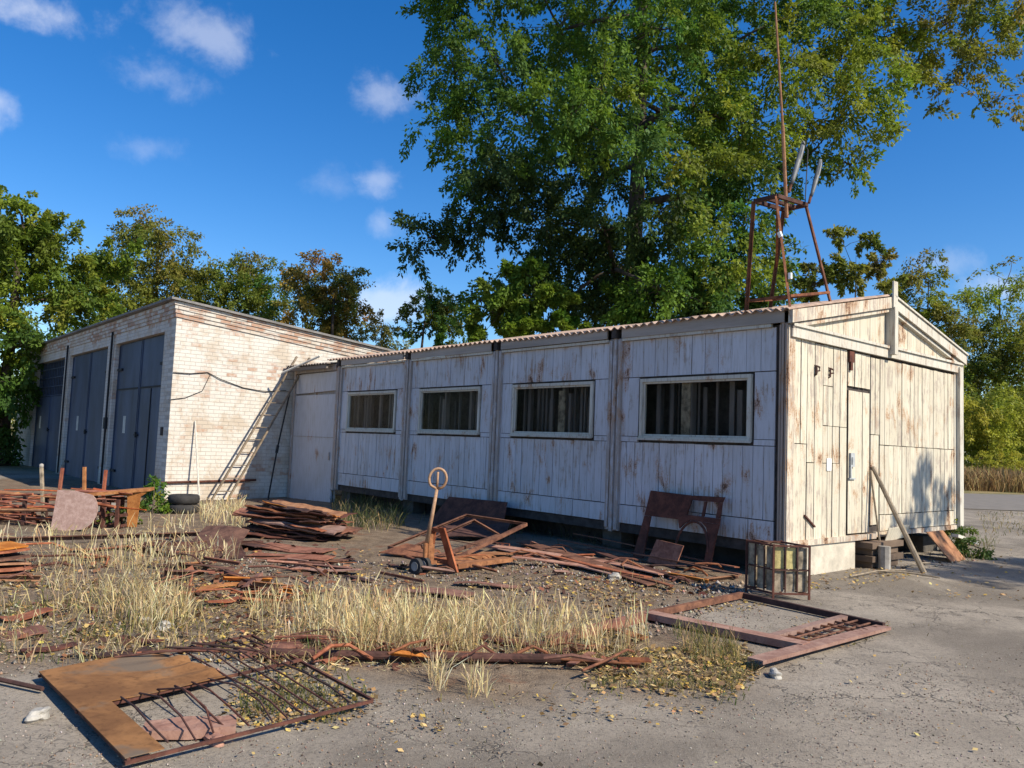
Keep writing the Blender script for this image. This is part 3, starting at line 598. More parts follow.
for i in range(n1):
    for j in range(n2): m.f += [(I(0,i,j), I(0,i,j+1), I(0,i+1,j+1), I(0,i+1,j)), (I(1,i,j), I(1,i+1,j), I(1,i+1,j+1), I(1,i,j+1))]
for j in range(n2): m.f += [(I(0,n1,j), I(0,n1,j+1), I(1,n1,j+1), I(1,n1,j)), (I(0,0,j+1), I(0,0,j), I(1,0,j), I(1,0,j+1))]
for i in range(n1): m.f += [(I(0,i,n2), I(0,i+1,n2), I(1,i+1,n2), I(1,i,n2))]
m.prism([gp(0, .501, .066), gp(.125, .501, .066), gp(.13, 1, .06), gp(0, 1, .06)], (0, 0, -.005)); part(m, 'sheet', M['bronze'], gt)
m = MB(); F = lambda a, b, w=.018, h=.016: m.bar(a, b, w, h)
F(gp(0,0,.035), gp(1,0,.035)); F(gp(1,0,.035), gp(1,1,.04)); F(gp(0,1,.035), gp(1,1,.035)); F(gp(0.012,0,.046), gp(0.012,1,.046), .016, .024); F(gp(0,.5,.043), gp(1,.47,.05), .022, .016); part(m, 'frame', M['rustdark'], gt)
for i in range(6):        # bars of the far half and of the near half
    s = .60+i*.066
    if i < 6: part(MB().tube([gp(s, .0, .05), gp(s+random.uniform(-.02, .02), .25, .065+random.uniform(-.01, .03)), gp(s+.01, .5, .06)], .0058, 6), 'bar', M['rustdark'], gt)
for i in range(11):
    s = .17+i*.072; bnd = random.uniform(-.05, .05) if i < 6 else random.uniform(-.015, .015); zz = random.uniform(.02, .09) if i < 6 else .02
    part(MB().tube([gp(s, .48, .062), gp(s+bnd, .66, .05+zz), gp(s+bnd*1.4, .84, .05+zz*.7), gp(s+bnd*.4, .99-(.08*random.random() if i < 5 else 0), .05)], .0058, 6), 'bar', M['rustdark'], gt)
for i in range(4): part(MB().tube([gp(.30+i*.12, .02, .075), gp(.5+i*.1, .10+.05*i, .09), gp(.66+i*.08, .16+.06*i, .07)], .008, 6), 'bent_rod', M['rustdark'], gt)

# primer-red frame on the asphalt
P1, P2, P3, P4, P5 = G(648, 620), G(806, 653), G(755, 671), G(884, 631), G(742, 599)
fr = thing('frame_gate', 'large primer red steel frame lying on the asphalt with a rod grid at its end', 'frame', (P1+P4)/2)
part(MB().channel(up(P1, .075), up(P2, .075), .15, .05), 'broad_rail', M['primer'], fr)
part(MB().channel(up(P3, .082), up(P4, .045), .13, .018), 'broad_rail', M['primer'], fr)
m = MB(); m.bar(up(P5, .04), up(P4, .045), .045, .06); part(m, 'thin_rail', M['rustdark'], fr)
m = MB(); m.bar(up(P5, .045), up(P1, .05), .05, .06); part(m, 'thin_rail', M['rust'], fr)
i0 = P2+(P1-P2)*.22; i1 = P4+(P5-P4)*.24; m = MB(); m.bar(up(i0, .055), up(i1, .05), .075, .04); part(m, 'inner_rail', M['primer'], fr)
for k in range(9):
    f = .10+k*.1; a = up(i0+(i1-i0)*f, .05); b = up(P2+(P4-P2)*f, .05); b = b+(i1-i0)*random.uniform(-.04, .04); part(MB().tube([a, (a+b)/2+V(0,0,random.uniform(-.02,.02)), b], .010, 6), 'grid_rod', M['rust'], fr)
for f in (.35, .68): part(MB().tube([up(i0+(P2-i0)*f, .05), up(i1+(P4-i1)*f, .05)], .010, 6), 'grid_rod', M['rust'], fr)

# crate of framed pale panels
cf, cr, cl = G(773, 599), G(809, 600), G(746, 592); cbk = cr+cl-cf; ch = .60
ct = thing('lattice_crate', 'square rusty crate with pale stained panels at the shed corner', 'crate', (cf+cbk)/2)
m = MB()
for c in (cf, cr, cl, cbk): m.bar(up(c, 0), up(c, ch), .022, .022)
for a, b in ((cf, cr), (cr, cbk), (cbk, cl), (cl, cf)):
    for z in (.06, ch-.016): m.bar(up(a, z), up(b, z), .02, .02)
part(m, 'frame', M['rustdark'], ct)
for a, b in ((cf, cr), (cf, cl), (cr, cbk), (cl, cbk)):
    m = MB()
    for k in (1, 2): m.bar(up(a+(b-a)*k/3, .075), up(a+(b-a)*k/3, ch-.03), .015, .012, up=np.cross(unit(b-a), (0,0,1)))
    m.bar(up(a+(b-a)*.03, .32), up(a+(b-a)*.97, .32), .010, .015); part(m, 'lattice', M['rustdark'], ct)
    n = np.cross(unit(b-a), (0,0,1)); cen = (cf+cbk)/2; n = n if np.dot(cen-a, n) > 0 else -n
    for k in range(3):
        for z0, z1, mt in ((.08, .315, M['cratefill']), (.33, ch-.035, M['cratefill2'] if (k < 2 and a is cf and b is cr) else M['cratefill'])):
            m = MB(); o = n*.018+n*random.uniform(0, .012); bl = random.uniform(-.01, .01)
            m.slab(up(a+(b-a)*(k/3+.035)+o, z0), (b-a)*(1/3-.07), V(0, 0, z1-z0), 4, 4, .004, lambda u, v: bl*math.sin(u*3)*math.sin(v*3)); part(m, 'panel', mt, ct)
m = MB(); e = (cl-cf); g = (cr-cf); m.slab(up(cf+e*.25+g*.05, ch+.004), g*.45, e*.7, 4, 4, .006, lambda u, v: .012*math.sin(u*4+v*2)); part(m, 'lid_sheet', M['rust'], ct)

# cut-out cab panel against the long wall
bl_, br_ = world((-.36, 2.30, 0)), world((-.36, .86, 0)); ex = unit(br_-bl_); wd = np.linalg.norm(br_-bl_); nb = B; uz = unit(V(0, 0, 1)+nb*.20)
tp = thing('cab_panel', 'large dark rusty panel with an arched cutout leaning on the long white wall', 'panel', bl_)
def pp(u, v): return bl_+ex*u*wd+uz*v
m = MB(); th = nb*.03
for poly in ([(.02,0),(.15,0),(.17,.62),(.09,.62)], [(.09,.624),(.60,.624),(.66,.98),(.12,1.0)], [(.60,.628),(1.0,.628),(1.0,.70),(.612,.70)], [(.65,.92),(1.0,.92),(1.02,1.0),(.663,.985)], [(.955,.704),(1.0,.704),(1.0,.916),(.965,.916)], [(.79,.704),(.815,.704),(.825,.916),(.80,.916)],
             [(.89,0),(.965,0),(.975,.35),(1.0,.624),(.93,.624),(.90,.40)], [(.55,.50),(.60,.58),(.66,.624),(.52,.624)], [(.80,.624),(.86,.56),(.90,.43),(.93,.62)]): m.prism([pp(*q) for q in poly], th)
part(m, 'plate', M['rustdark'], tp)
m = MB(); pts = [pp(.535+.19*(1-math.cos(a)), .22+.40*math.sin(a)) for a in np.linspace(0, math.pi, 14)]; m.tube(pts, .018, 6); part(m, 'arch_rim', M['rustdark'], tp)
c = G(662, 566); m = MB(); m.prism([up(c-ex*.28+nb*.02, .02), up(c+ex*.22, .0), up(c+ex*.26+nb*.12, .30), up(c-ex*.22+nb*.14, .33)], nb*.02); single(m, 'scrap_plate', M['rustred'], 'dull red plate standing on edge behind the arched cab panel', 'plate', c)

# hand pallet truck
u_, l_ = V(.654, .756, 0), V(-.756, .654, 0); rt = V(-1.0, 9.66, 0.0)
pt = thing('pallet_truck', 'rusty orange hand pallet truck with upright loop handle', 'pallet truck', rt)
for k in (-1, 1):
    m = MB(); w = l_*.075; f0, f1 = rt+u_*.36+l_*.19*k, rt+u_*1.5+l_*.19*k
    m.bar(up(f0, .105), up(f1-u_*.12, .10), .15, .012); m.bar(up(f0, .08)+w, up(f1-u_*.12, .08)+w, .012, .05); m.bar(up(f0, .08)-w, up(f1-u_*.12, .08)-w, .012, .05); m.bar(up(f1-u_*.12, .10), up(f1, .06), .11, .012)
    fk = part(m, 'fork', M['truck'], pt); sub(MB().disc(up(f1-u_*.25, .042), l_, .042, .08, 14), 'roller', M['rubber'], fk, pt)
m = MB(); a = rt+u_*.34
m.bar(up(a+l_*.22, .08), up(a+l_*.08-u_*.08, .50), .06, .03); m.bar(up(a-l_*.06-u_*.09, .50), up(a+l_*.10-u_*.08, .50), .04, .05); m.bar(up(a-l_*.2, .12), up(a+l_*.2, .12), .05, .06); m.prism([up(a-l_*.29+u_*.01, .02), up(a-l_*.17+u_*.01, .02), up(a-l_*.03-u_*.09, .54), up(a-l_*.13-u_*.09, .54)], -u_*.03); part(m, 'carriage', M['rustred'], pt)
m = MB(); b = rt+u_*.12; m.tube([up(b, .14), up(b, .34)], .06, 12); m.tube([up(b, .34), up(b, .46)], .04, 12); m.tube([up(b-u_*.07, .15), up(b-u_*.07, .36)], .028, 10); m.bar(up(b-l_*.09, .13), up(b+l_*.09, .13), .10, .04); part(m, 'pump', M['truck'], pt)
for k in (-1, 1):
    ax_ = unit(V(-.62, -.78, 0)); wc = up(rt+u_*.04+ax_*(.07*k+.06), .095); w = part(MB().disc(wc, ax_, .095, .055, 20), 'wheel', M['rubber'], pt); sub(MB().disc(wc, ax_, .055, .066, 16), 'hub', M['concrete_grey'], w, pt)
m = MB(); h0 = up(b-u_*.05, .36); h1 = at(437, 489, 9.72); h2 = at(438, 472, 9.70); m.tube([h0, h1], [.028, .02], 9); m.tube([h1, h2], .014, 8)
hd = unit(h1-h0); sx = unit(np.cross(hd, (0, 1, 0))); cc = (h1+h2)/2+hd*.02
loop = [h1]+[cc+sx*math.sin(t)*.105-hd*math.cos(t)*.125 for t in np.linspace(.7, 2*math.pi-.7, 18)]+[h1]; m.tube(loop, .017, 8); part(m, 'handle', M['handle'], pt, True)
m = MB(); m.tube([up(b-u_*.12, .30), up(b-u_*.2-l_*.06, .36)], .01, 6); part(m, 'pedal', M['rustdark'], pt)

# angle iron frames and plates around the truck
def frame4(px, lab, mat, w=.05, extra=()):
    q = [at(*p) for p in px]; t = thing('metal_rack', lab, 'frame', (q[0]+q[1]+q[2]+q[3])/4, 0, 'angle iron frames around the pallet truck')
    for i in range(4): part(MB().angle(q[i], q[(i+1) % 4], w, .007), 'side', mat, t)
    for (i, f, j, g) in extra: part(MB().bar(q[i]+(q[(i+1) % 4]-q[i])*f, q[j]+(q[(j+1) % 4]-q[j])*g, .03, .01), 'brace', mat, t)
    return t
frame4([(388, 546, 11.2), (466, 514, 12.3), (527, 523, 11.9), (453, 559, 10.6)], 'raised angle iron frame propped behind the pallet truck, its far corner lifted', M['rust'], .042, ((0, .35, 2, .65),))
frame4([(398, 552, 11.0), (474, 519, 12.1), (500, 534, 11.8), (420, 562, 10.5)], 'lower narrow angle iron frame leaning under the raised one', M['rust'], .042)
c = G(395, 556); m = MB(); m.prism([up(c+V(-.22, .0, 0), .03), up(c+V(.40, -.26, 0), .03), up(c+V(.62, -.05, 0), .10), up(c+V(.12, .22, 0), .14)], (0, 0, .012)); single(m, 'scrap_plate', M['rust'], 'flat brown pointed plate left of the pallet truck pump', 'plate', c)
c = G(505, 557); m = MB(); m.bar(up(c+V(-.75, -.2, 0), .05), up(c+V(.35, .12, 0), .05), .16, .02); single(m, 'scrap_plate', M['rustorange'], 'flat orange bar on the ground between the pallet truck forks and the long strips', 'plate', c)
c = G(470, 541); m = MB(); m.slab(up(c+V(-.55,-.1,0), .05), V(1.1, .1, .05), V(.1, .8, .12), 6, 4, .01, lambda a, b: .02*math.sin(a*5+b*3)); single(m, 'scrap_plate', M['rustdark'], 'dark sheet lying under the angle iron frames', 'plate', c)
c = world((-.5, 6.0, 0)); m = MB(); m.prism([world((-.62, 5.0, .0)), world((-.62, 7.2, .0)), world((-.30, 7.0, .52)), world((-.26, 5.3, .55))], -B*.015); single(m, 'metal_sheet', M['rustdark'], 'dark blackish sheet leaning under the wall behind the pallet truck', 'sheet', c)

# long rusty strips
ST = [((500,549),(622,577),.34),((522,545),(655,587),.22),((530,557),(648,582),.15),((560,546),(705,572),.12),((575,541),(737,574),.10),((590,553),(690,584),.12),((600,572),(672,590),.07),((512,564),(602,571),.14),((640,561),(740,580),.07),((478,553),(560,562),.16),((552,552),(668,577),.36)]
SL = ['widest pinkish strip, its left end beside the pallet truck forks', 'long strip reaching furthest towards the crate shadow, one of the rusty strips', 'short strip in the middle of the rusty strip pile', 'thin strip along the back of the pile towards the crate', 'narrow rearmost strip of the pile running in front of the cab panel', 'dark strip crossing the lower right of the strip pile', 'thin front strip of the pile beside the grey rock', 'flat strip lying nearest the end of the pallet truck forks', 'thin pale edged strip ending beside the crate', 'leftmost wide strip under the angle iron frames', 'broad plate covering the middle of the strip pile']
for i, ((a, b, w), lab) in enumerate(zip(ST, SL)):
    z = .03+.018*(i % 5); p, q = up(G(*a), z+random.uniform(0, .04)), up(G(*b), z)
    single(flatbar(p, q, w, .014, .012, 10, random.uniform(-.12, .12)), 'metal_strip', [M['primer'], M['rust'], M['rustred'], M['rustdark']][[0,1,2,1,2,3,1,0,1,0,0][i]], lab, 'strip', p, 'long rusty strips by the shed')

# stack of rusty sheets by the side door
sc_ = (G(236, 538)+G(338, 543))/2
N_ST = 42
for i in range(N_ST):
    lay = i//4; k = lay/10; z = .02+lay*.042+random.uniform(0, .025); yaw = random.gauss(-.12, .20)-.25*k; e = V(math.cos(yaw), math.sin(yaw), 0); n = V(-e[1], e[0], 0); ln = random.uniform(1.0, 1.75)*(1-.12*k); wdt = random.uniform(.18, .42)
    o = sc_+e*(-ln/2+random.uniform(-.2, .2)-.14*k)+V(0, (i % 4)*.27*(1-.3*k)+random.uniform(-.06, .06)+.12*k, 0)+V(0, 0, z+.03); ti = random.uniform(-.10, .10)-.10*k
    ph = random.uniform(0, 6); rl = random.uniform(-.10, .12); m = MB(); m.slab(o+V(0, 0, -ti*.3), e*ln+V(0, 0, ti), n*wdt+V(0, 0, rl*.6), 14, 4, random.choice([.008, .012, .025]), lambda a, b: .012*math.sin(b*8+ph)+.014*math.sin(a*7+ph)*(1-.3*b)+.007*math.sin(a*23+ph))
    lab = 'topmost crumpled sheet of the rusty stack by the grey side door' if i == N_ST-1 else 'rusty crumpled strip of sheet inside the tall heap by the grey side door'
    single(m, 'rusty_sheet', [M['rustred'], M['rust'], M['primer'], M['rustdark'], M['rustorange']][random.choice([0,0,1,1,2,3,3,4])], lab, 'sheet', o, 'rusty sheets heaped by the side door')
# low stack at the left edge
for i in range(6):
    p, q = up(G(-70, 583-i*.3), .03+i*.055), up(G(27-2*i, 574-i*.6), .03+i*.055+.02*math.sin(i*2))
    single(flatbar(p, q, .34, .02, .01, 8, random.uniform(-.08, .08)), 'metal_board', [M['rust'], M['rustred'], M['rustorange']][i % 3], ['lowest', 'second', 'third', 'fourth', 'fifth', 'topmost'][i]+' board counted from the ground in the low rusty stack at the left edge', 'board', p, 'boards stacked at the left edge')

# more loose scrap on the soil
for k, (x0, y0, x1, y1, w, mt, lab) in enumerate(((250, 556, 330, 563, .3, 'rustred', 'wide red brown sheet on the soil just below the rusty heap'), (290, 570, 360, 574, .2, 'primer', 'pinkish strip on bare soil right of the bent brown sheet'), (160, 566, 232, 572, .12, 'rust', 'brown strip among straw below the bent brown sheet'), (120, 547, 182, 556, .3, 'rustdark', 'dark crumpled sheet left of the bent brown sheet'), (60, 552, 128, 549, .15, 'rust', 'brown strip in the straw under the long beam'), (200, 540, 262, 551, .25, 'rustdark', 'dark sheet tucked behind the triangular gusset'), (205, 606, 250, 600, .10, 'rustred', 'short red strip below the orange strip between the grass patches'), (390, 566, 420, 573, .12, 'rustdark', 'dark offcut left of the pallet truck wheels'), (455, 585, 520, 590, .14, 'rustred', 'red offcut on gravel below the pallet truck forks'), (600, 632, 645, 642, .12, 'rust', 'brown offcut under the red brown channel'), (300, 640, 350, 648, .18, 'rustred', 'red brown sheet hidden at the foot of the tall dry grass'), (355, 648, 430, 652, .14, 'rust', 'brown strip at the foot of the tall dry grass'), (0, 622, 50, 616, .2, 'rustred', 'red brown strip in the short grass under the low left stack'))):
    p, q = up(G(x0, y0), .03), up(G(x1, y1), .05); single(flatbar(p, q, w, .01, .02, 8, random.uniform(-.1, .1)), 'scrap_sheet', M[mt], lab, 'sheet', p)
# small loose rods and angle pieces strewn over the soil
def strewn(n, poly, kind):
    P = np.array(poly, float); lo, hi = P.min(0), P.max(0); k = 0
    while k < n:
        q = np.array([random.uniform(lo[0], hi[0]), random.uniform(lo[1], hi[1])])
        if not inpoly(q[None], poly)[0]: continue
        k += 1; c = G(*q); a = random.gauss(.25, .6); ln = random.uniform(.25, .9); d = V(math.cos(a), math.sin(a), 0); s = V(-d[1], d[0], 0); z = random.uniform(.02, .12)
        if kind == 'rod':
            b = random.uniform(-.14, .14); m = MB().tube([up(c-d*ln/2, z), up(c-d*ln*.15+s*b*.6, z+random.uniform(-.01, .06)), up(c+d*ln*.2+s*b, z+random.uniform(-.01, .05)), up(c+d*ln/2, .03)], random.choice([.007, .010, .014]), 6)
            single(m, 'bent_rod', random.choice([M['rust'], M['rustdark'], M['rustred']]), 'short bent rusty rod among the loose scrap on the soil', 'rod', c, 'bent rods strewn over the soil')
        else:
            m = MB().angle(up(c-d*ln*.4, z), up(c+d*ln*.4, .04), random.uniform(.03, .06), .006, up=(random.uniform(-.3,.3), random.uniform(-.3,.3), 1))
            single(m, 'angle_offcut', random.choice([M['rust'], M['rustred'], M['rustorange'], M['primer']]), 'rusty angle iron offcut among the loose scrap on the soil', 'offcut', c, 'angle iron offcuts strewn over the soil')
S1 = [(130, 545), (330, 550), (360, 575), (250, 610), (170, 590)]; S2 = [(370, 548), (560, 548), (600, 580), (400, 585)]; S3 = [(240, 642), (600, 648), (640, 668), (300, 668)]; S4 = [(-20, 548), (140, 548), (150, 570), (-20, 590)]; S5 = [(560, 548), (740, 575), (700, 590), (560, 575)]
for p_, n1_, n2_ in ((S1, 20, 13), (S2, 14, 8), (S3, 12, 6), (S4, 9, 5), (S5, 7, 4)): strewn(n1_, p_, 'rod'); strewn(n2_, p_, 'angle')
# bent sheet, beam and loose pieces in the middle left
o = G(180, 553); single(MB().slab(o, G(228, 561)-o, at(206, 526, 11.7)-o, 8, 8, .01, lambda a, b: .05*math.sin(a*2.5)*b), 'bent_sheet', M['rust'], 'bent brown sheet tilted up in front of the ladder', 'sheet', o)
o = G(226, 558); single(MB().prism([o, G(247, 559), at(236, 537, 11.2), at(228, 532, 11.5)], V(.0, .03, 0)), 'metal_gusset', M['rustdark'], 'dark triangular gusset standing right of the bent brown sheet', 'gusset', o)
p, q = up(G(-40, 545), .08), up(G(217, 541), .14); single(MB().angle(p, q, .06, .008), 'steel_beam', M['rust'], 'long thin brown beam lying across the dry grass at the left', 'beam', p)
p, q = up(G(140, 552), .10), up(G(262, 546), .05); single(MB().bar(p, q, .07, .05), 'steel_beam', M['rustdark'], 'short dark beam lying under the bent brown sheet', 'beam', p)
p, q = up(G(262, 548), .04), up(G(330, 553), .03); single(flatbar(p, q, .5, .01, .02), 'scrap_plate', M['rustred'], 'reddish flat sheet on the soil in front of the rusty stack', 'plate', p)
p, q = up(G(183, 596), .03), up(G(240, 584), .03); single(flatbar(p, q, .16, .01, .012), 'scrap_plate', M['rustorange'], 'orange flat strip lying between the two patches of dry grass', 'plate', p)
p, q = up(G(226, 577), .05), up(G(255, 588), .03); single(MB().bar(p, q, .06, .05), 'steel_block', M['rustdark'], 'short dark bar above the orange strip between the grass patches', 'bar', p)
p, q = up(G(178, 589), .05), up(G(196, 597), .03); single(MB().bar(p, q, .06, .05), 'steel_block', M['rustdark'], 'short dark bar at the left end of the orange strip', 'bar', p)
p, q = up(G(-20, 640), .02), up(G(46, 634), .03); single(flatbar(p, q, .3, .01, .02), 'scrap_plate', M['rustred'], 'dull red plate half hidden in short grass at the left edge', 'plate', p)
p, q = up(G(238, 655), .03), up(G(302, 650), .04); single(flatbar(p, q, .22, .01, .02), 'scrap_plate', M['rustred'], 'red brown plate at the far corner of the bronze sheet gate', 'plate', p)
p, q = up(G(262, 659), .045), up(G(560, 665), .045); single(MB().tube([p, (p+q)/2+V(0,0,-.005), q], .032, 10), 'iron_pipe', M['rustdark'], 'long dark pipe along the front edge of the tall dry grass', 'pipe', p)
p, q = up(G(380, 655), .06), up(G(640, 668), .04); single(MB().angle(p, q, .05, .008), 'steel_angle', M['rust'], 'rusty angle bar crossing the end of the long dark pipe in dry leaves', 'bar', p)
p, q = up(G(546, 646), .06), up(G(655, 618), .07); single(MB().channel(p, q, .09, .06), 'steel_channel', M['rustred'], 'red brown channel between the dry grass and the primer red frame', 'channel', p)
p = G(634, 667); m = MB(); m.bar(up(p+V(-.12, 0, 0), .05), up(p+V(.12, .02, 0), .05), .10, .012); m.bar(up(p+V(-.09, 0, 0), .03), up(p+V(-.09, .01, .0), .001), .08, .02); single(m, 'steel_bracket', M['rust'], 'small rusty bracket lying in yellow leaves near the broken end of pipe', 'bracket', p)
p, q = up(G(-30, 678), .03), up(G(42, 694), .03); single(MB().tube([p, q], .014, 6), 'iron_rod', M['rustdark'], 'thin dark rod running to the left corner of the bronze sheet gate', 'rod', p)
for (a, b, w, mt, lab) in (((95, 660), (150, 652), .10, 'rustdark', 'dark narrow plate just behind the bronze sheet gate'), ((265, 606), (300, 596), .06, 'rust', 'short bar hidden in the left of the tall dry grass'), ((405, 590), (470, 598), .3, 'rustred', 'reddish sheet lying behind the tall dry grass'), ((480, 640), (545, 648), .14, 'rustdark', 'dark plate in the thin grass beside the red brown channel'),
                           ((120, 640), (160, 646), .08, 'rustdark', 'thin dark strip in short grass above the bronze sheet'), ((560, 655), (602, 648), .1, 'rust', 'brown stub leaning on the red brown channel'), ((20, 655), (75, 648), .09, 'rustdark', 'dark strip on the grey ground left of the bronze sheet'), ((300, 566), (352, 560), .12, 'rust', 'thin brown strip on bare soil before the rusty stack'), ((345, 578), (372, 583), .09, 'rustdark', 'small dark piece on gravel left of the pallet truck wheels')):
    p, q = up(G(*a), .025), up(G(*b), .035); single(flatbar(p, q, w, .012, .012), 'scrap_strip', M[mt], lab, 'strip', p)

# scrap rack with posts, rods and plate in front of the gates
UP = [(43, 13.2, 466, -3, 'leftmost post of the scrap row, its top pale and rounded', 'pale'), (60, 13.6, 468, 5, 'second scrap post from the left, leaning to the right', 'rod'), (85, 13.0, 467, -1, 'upright scrap post just right of the round plate top', 'rustorange'), (104, 13.4, 470, 4, 'rightmost red post of the scrap row, slightly tilted', 'rod')]
for px, dp, yt, dx, lab, mt in UP:
    base = at(px-dx*.6, 505, dp); base[2] = 0.; top = at(px+dx*.5, yt, dp); t = thing('scrap_post', lab, 'post', base, 0, 'posts standing in the scrap row')
    part(MB().bar(base, top, .05, .04), 'shaft', M['cratefill'] if mt == 'pale' else M['rod'] if mt != 'rustorange' else M['rustorange'], t); part(MB().disc(base+V(0,0,.012), (0,0,1), .10, .022, 14), 'foot_plate', M['rustdark'], t)
    if mt == 'pale': part(lump(top, 0, (.034, .03, .04), 4, 2, .05), 'cap', M['concrete_grey'], t, True)
c = G(72, 531); m = MB(); ex2 = unit(V(.98, -.12, 0)); pts = []
W2, H2 = .72, .60
outline = [(0, 0), (.30, -.0), (.52, .03)]+[(.46+.26*math.sin(a), .31-.28*math.cos(a)) for a in np.linspace(.5, 2.6, 9)]+[(.30, H2), (0, H2)]
m.prism([c+ex2*(x-.36)+V(0, .18*y, y) for x, y in outline], V(0, .012, 0)); single(m, 'round_plate', M['plate'], 'pinkish perforated plate with one rounded side standing in the scrap row', 'plate', c)
c = G(138, 524); sb = thing('bench_frame', 'rust orange bench frame with broad leg at the right of the scrap row', 'bench', c)
a0, a1 = at(90, 494, 13.0), at(152, 489, 13.2); part(MB().bar(a0, a1, .35, .05), 'top_beam', M['rustorange'], sb)
lg = a0+(a1-a0)*.78; m = MB(); m.prism([V(lg[0]-.08, lg[1]-.14, .0), V(lg[0]+.07, lg[1]-.14, .0), V(lg[0]+.10, lg[1]-.14, lg[2]-.10), V(lg[0]+.2, lg[1]-.14, lg[2]-.026), V(lg[0]-.24, lg[1]-.14, lg[2]-.026), V(lg[0]-.11, lg[1]-.14, lg[2]-.10)], (0, .02, 0)); part(m, 'leg', M['rustorange'], sb)
lg = a0+(a1-a0)*.08; part(MB().bar(V(lg[0], lg[1], 0), V(lg[0], lg[1], lg[2]-.026), .07, .07), 'leg', M['rust'], sb)
for i in range(66):
    left = i < 50; xa = random.uniform(-70, 5) if left else random.uniform(60, 100); xb = xa+random.uniform(45, 85) if left else xa+random.uniform(35, 60)
    dp = random.uniform(12.6, 13.4); z = .05+.46*(i % 25)/25+random.uniform(-.02, .02) if left else random.uniform(.36, .56)
    pa = at(xa, 510, dp); pb = at(xb, 510, dp+random.uniform(-.45, .45)); pa[2] = max(.02, z+random.uniform(-.10, .10)); pb[2] = max(.02, z+random.uniform(-.10, .10))
    mid = (pa+pb)/2+V(0, random.uniform(-.05, .05), random.uniform(-.02, .03))
    single(MB().tube([pa, mid, pb], random.choice([.012, .018, .026]), 6), 'steel_rod', random.choice([M['rod'], M['rod'], M['rod'], M['rustorange'], M['rustred']]), 'red rusty rod in the tangled bundle left of the round plate' if left else 'rusty rod lying over the dark gap right of the round plate', 'rod', pa, 'rods heaped at the left of the scrap row' if left else 'rods heaped at the right of the scrap row')
for (xa, xb, w) in ((-60, 46, .5), (96, 130, .5)):   # cribs that carry the rods
    a, b = at(xa, 510, 13.0), at(xb, 510, 13.0); a[2] = b[2] = 0; m = MB()
    for f in (.1, .5, .9):
        q = a+(b-a)*f
        for dy in (-.3, .3): m.bar(q+V(0, dy, 0), q+V(0, dy, .46), .05, .05)
        m.bar(q+V(0, -.33, .2), q+V(0, .33, .2), .04, .04); m.bar(a+V(0,.3,.43), b+V(0,.3,.43), .04, .04) if f == .5 else None; m.bar(q+V(0, -.33, .03), q+V(0, .33, .03), .04, .04)
    single(m, 'rod_rack', M['rustdark'], 'dark low rack under the tangled red rods at the left' if xa < 0 else 'dark low rack between the round plate and the bench frame', 'rack', (a+b)/2)
c = G(108, 522); m = MB(); m.slab(up(c+V(-.22, 0, 0), .10), V(.42, .0, .02), V(0, .12, .22), 6, 4, .012, lambda a, b: .03*math.sin(a*3)); single(m, 'scrap_plate', M['concrete_grey'], 'pale bent plate in the dark gap right of the round plate', 'plate', c)

# bits at the foot of the gable
M['oldtimber'] = m_plain('rotten timber', (.12,.085,.06), .5, 6, .95, stretch=(.3,.3,1), island=True)
c = world((4.35, -.35, 0)); m = MB(); m.prism([world((4.05, -.5, 0)), world((4.75, -.45, .0)), world((4.7, -.12, .44)), world((4.0, -.14, .44))], -A*.02); single(m, 'metal_sheet', M['rustorange'], 'orange brown corrugated sheet leaning under the right end of the gable', 'sheet', c)
m = MB()
for k in range(4): m.box(1.98, 3.0, -.22+.0, .12, .0+.095*k, .085+.095*k) if k % 2 else m.box(2.05, 2.9, -.18, .10, .0+.095*k, .09+.095*k)
m.v = [tuple(world(p)) for p in m.v]; single(m, 'timber_block', M['oldtimber'], 'dark rotten timber block under the gable beside the concrete foundation', 'timber', world((2.4, 0, 0)))
m = MB(); m.tube([world((2.18, -.3, 0)), world((2.18, -.3, .33))], .085, 9); single(m, 'concrete_post', M['concrete_grey'], 'short grey concrete stub beside the thin stick at the gable', 'post', world((2.18, -.3, 0)))
m = MB(); m.slab(world((2.6, -.12, .36)), B*.75+V(0,0,.02), V(0,0,.20)-A*.06, 6, 3, .01, lambda a, b: .015*math.sin(a*6)); single(m, 'white_board', M['gable'], 'broken white board hanging low under the gable behind the grey prop', 'board', world((2.6, -.12, .36)))
m = MB(); m.bar(world((4.9, -.25, .36)), world((5.5, -.35, .22)), .12, .05); single(m, 'broken_board', M['pale'], 'short pale board sticking out at the far foot of the gable', 'board', world((4.9, -.25, .3)))
for i, (x0, y0, x1, y1) in enumerate(((850, 578, 905, 572), (880, 573, 940, 580), (905, 568, 930, 565))):
    p, q = up(G(x0, y0), .02), up(G(x1, y1), .03); single(MB().tube([p, (p+q)/2+V(0, .05, .02), q], .012, 5), 'fallen_branch', M['stickwood'], ['dead branch on leaves below the concrete foundation', 'dead branch crossing the foot of the grey prop', 'short dead branch close under the gable'][i], 'branch', p)
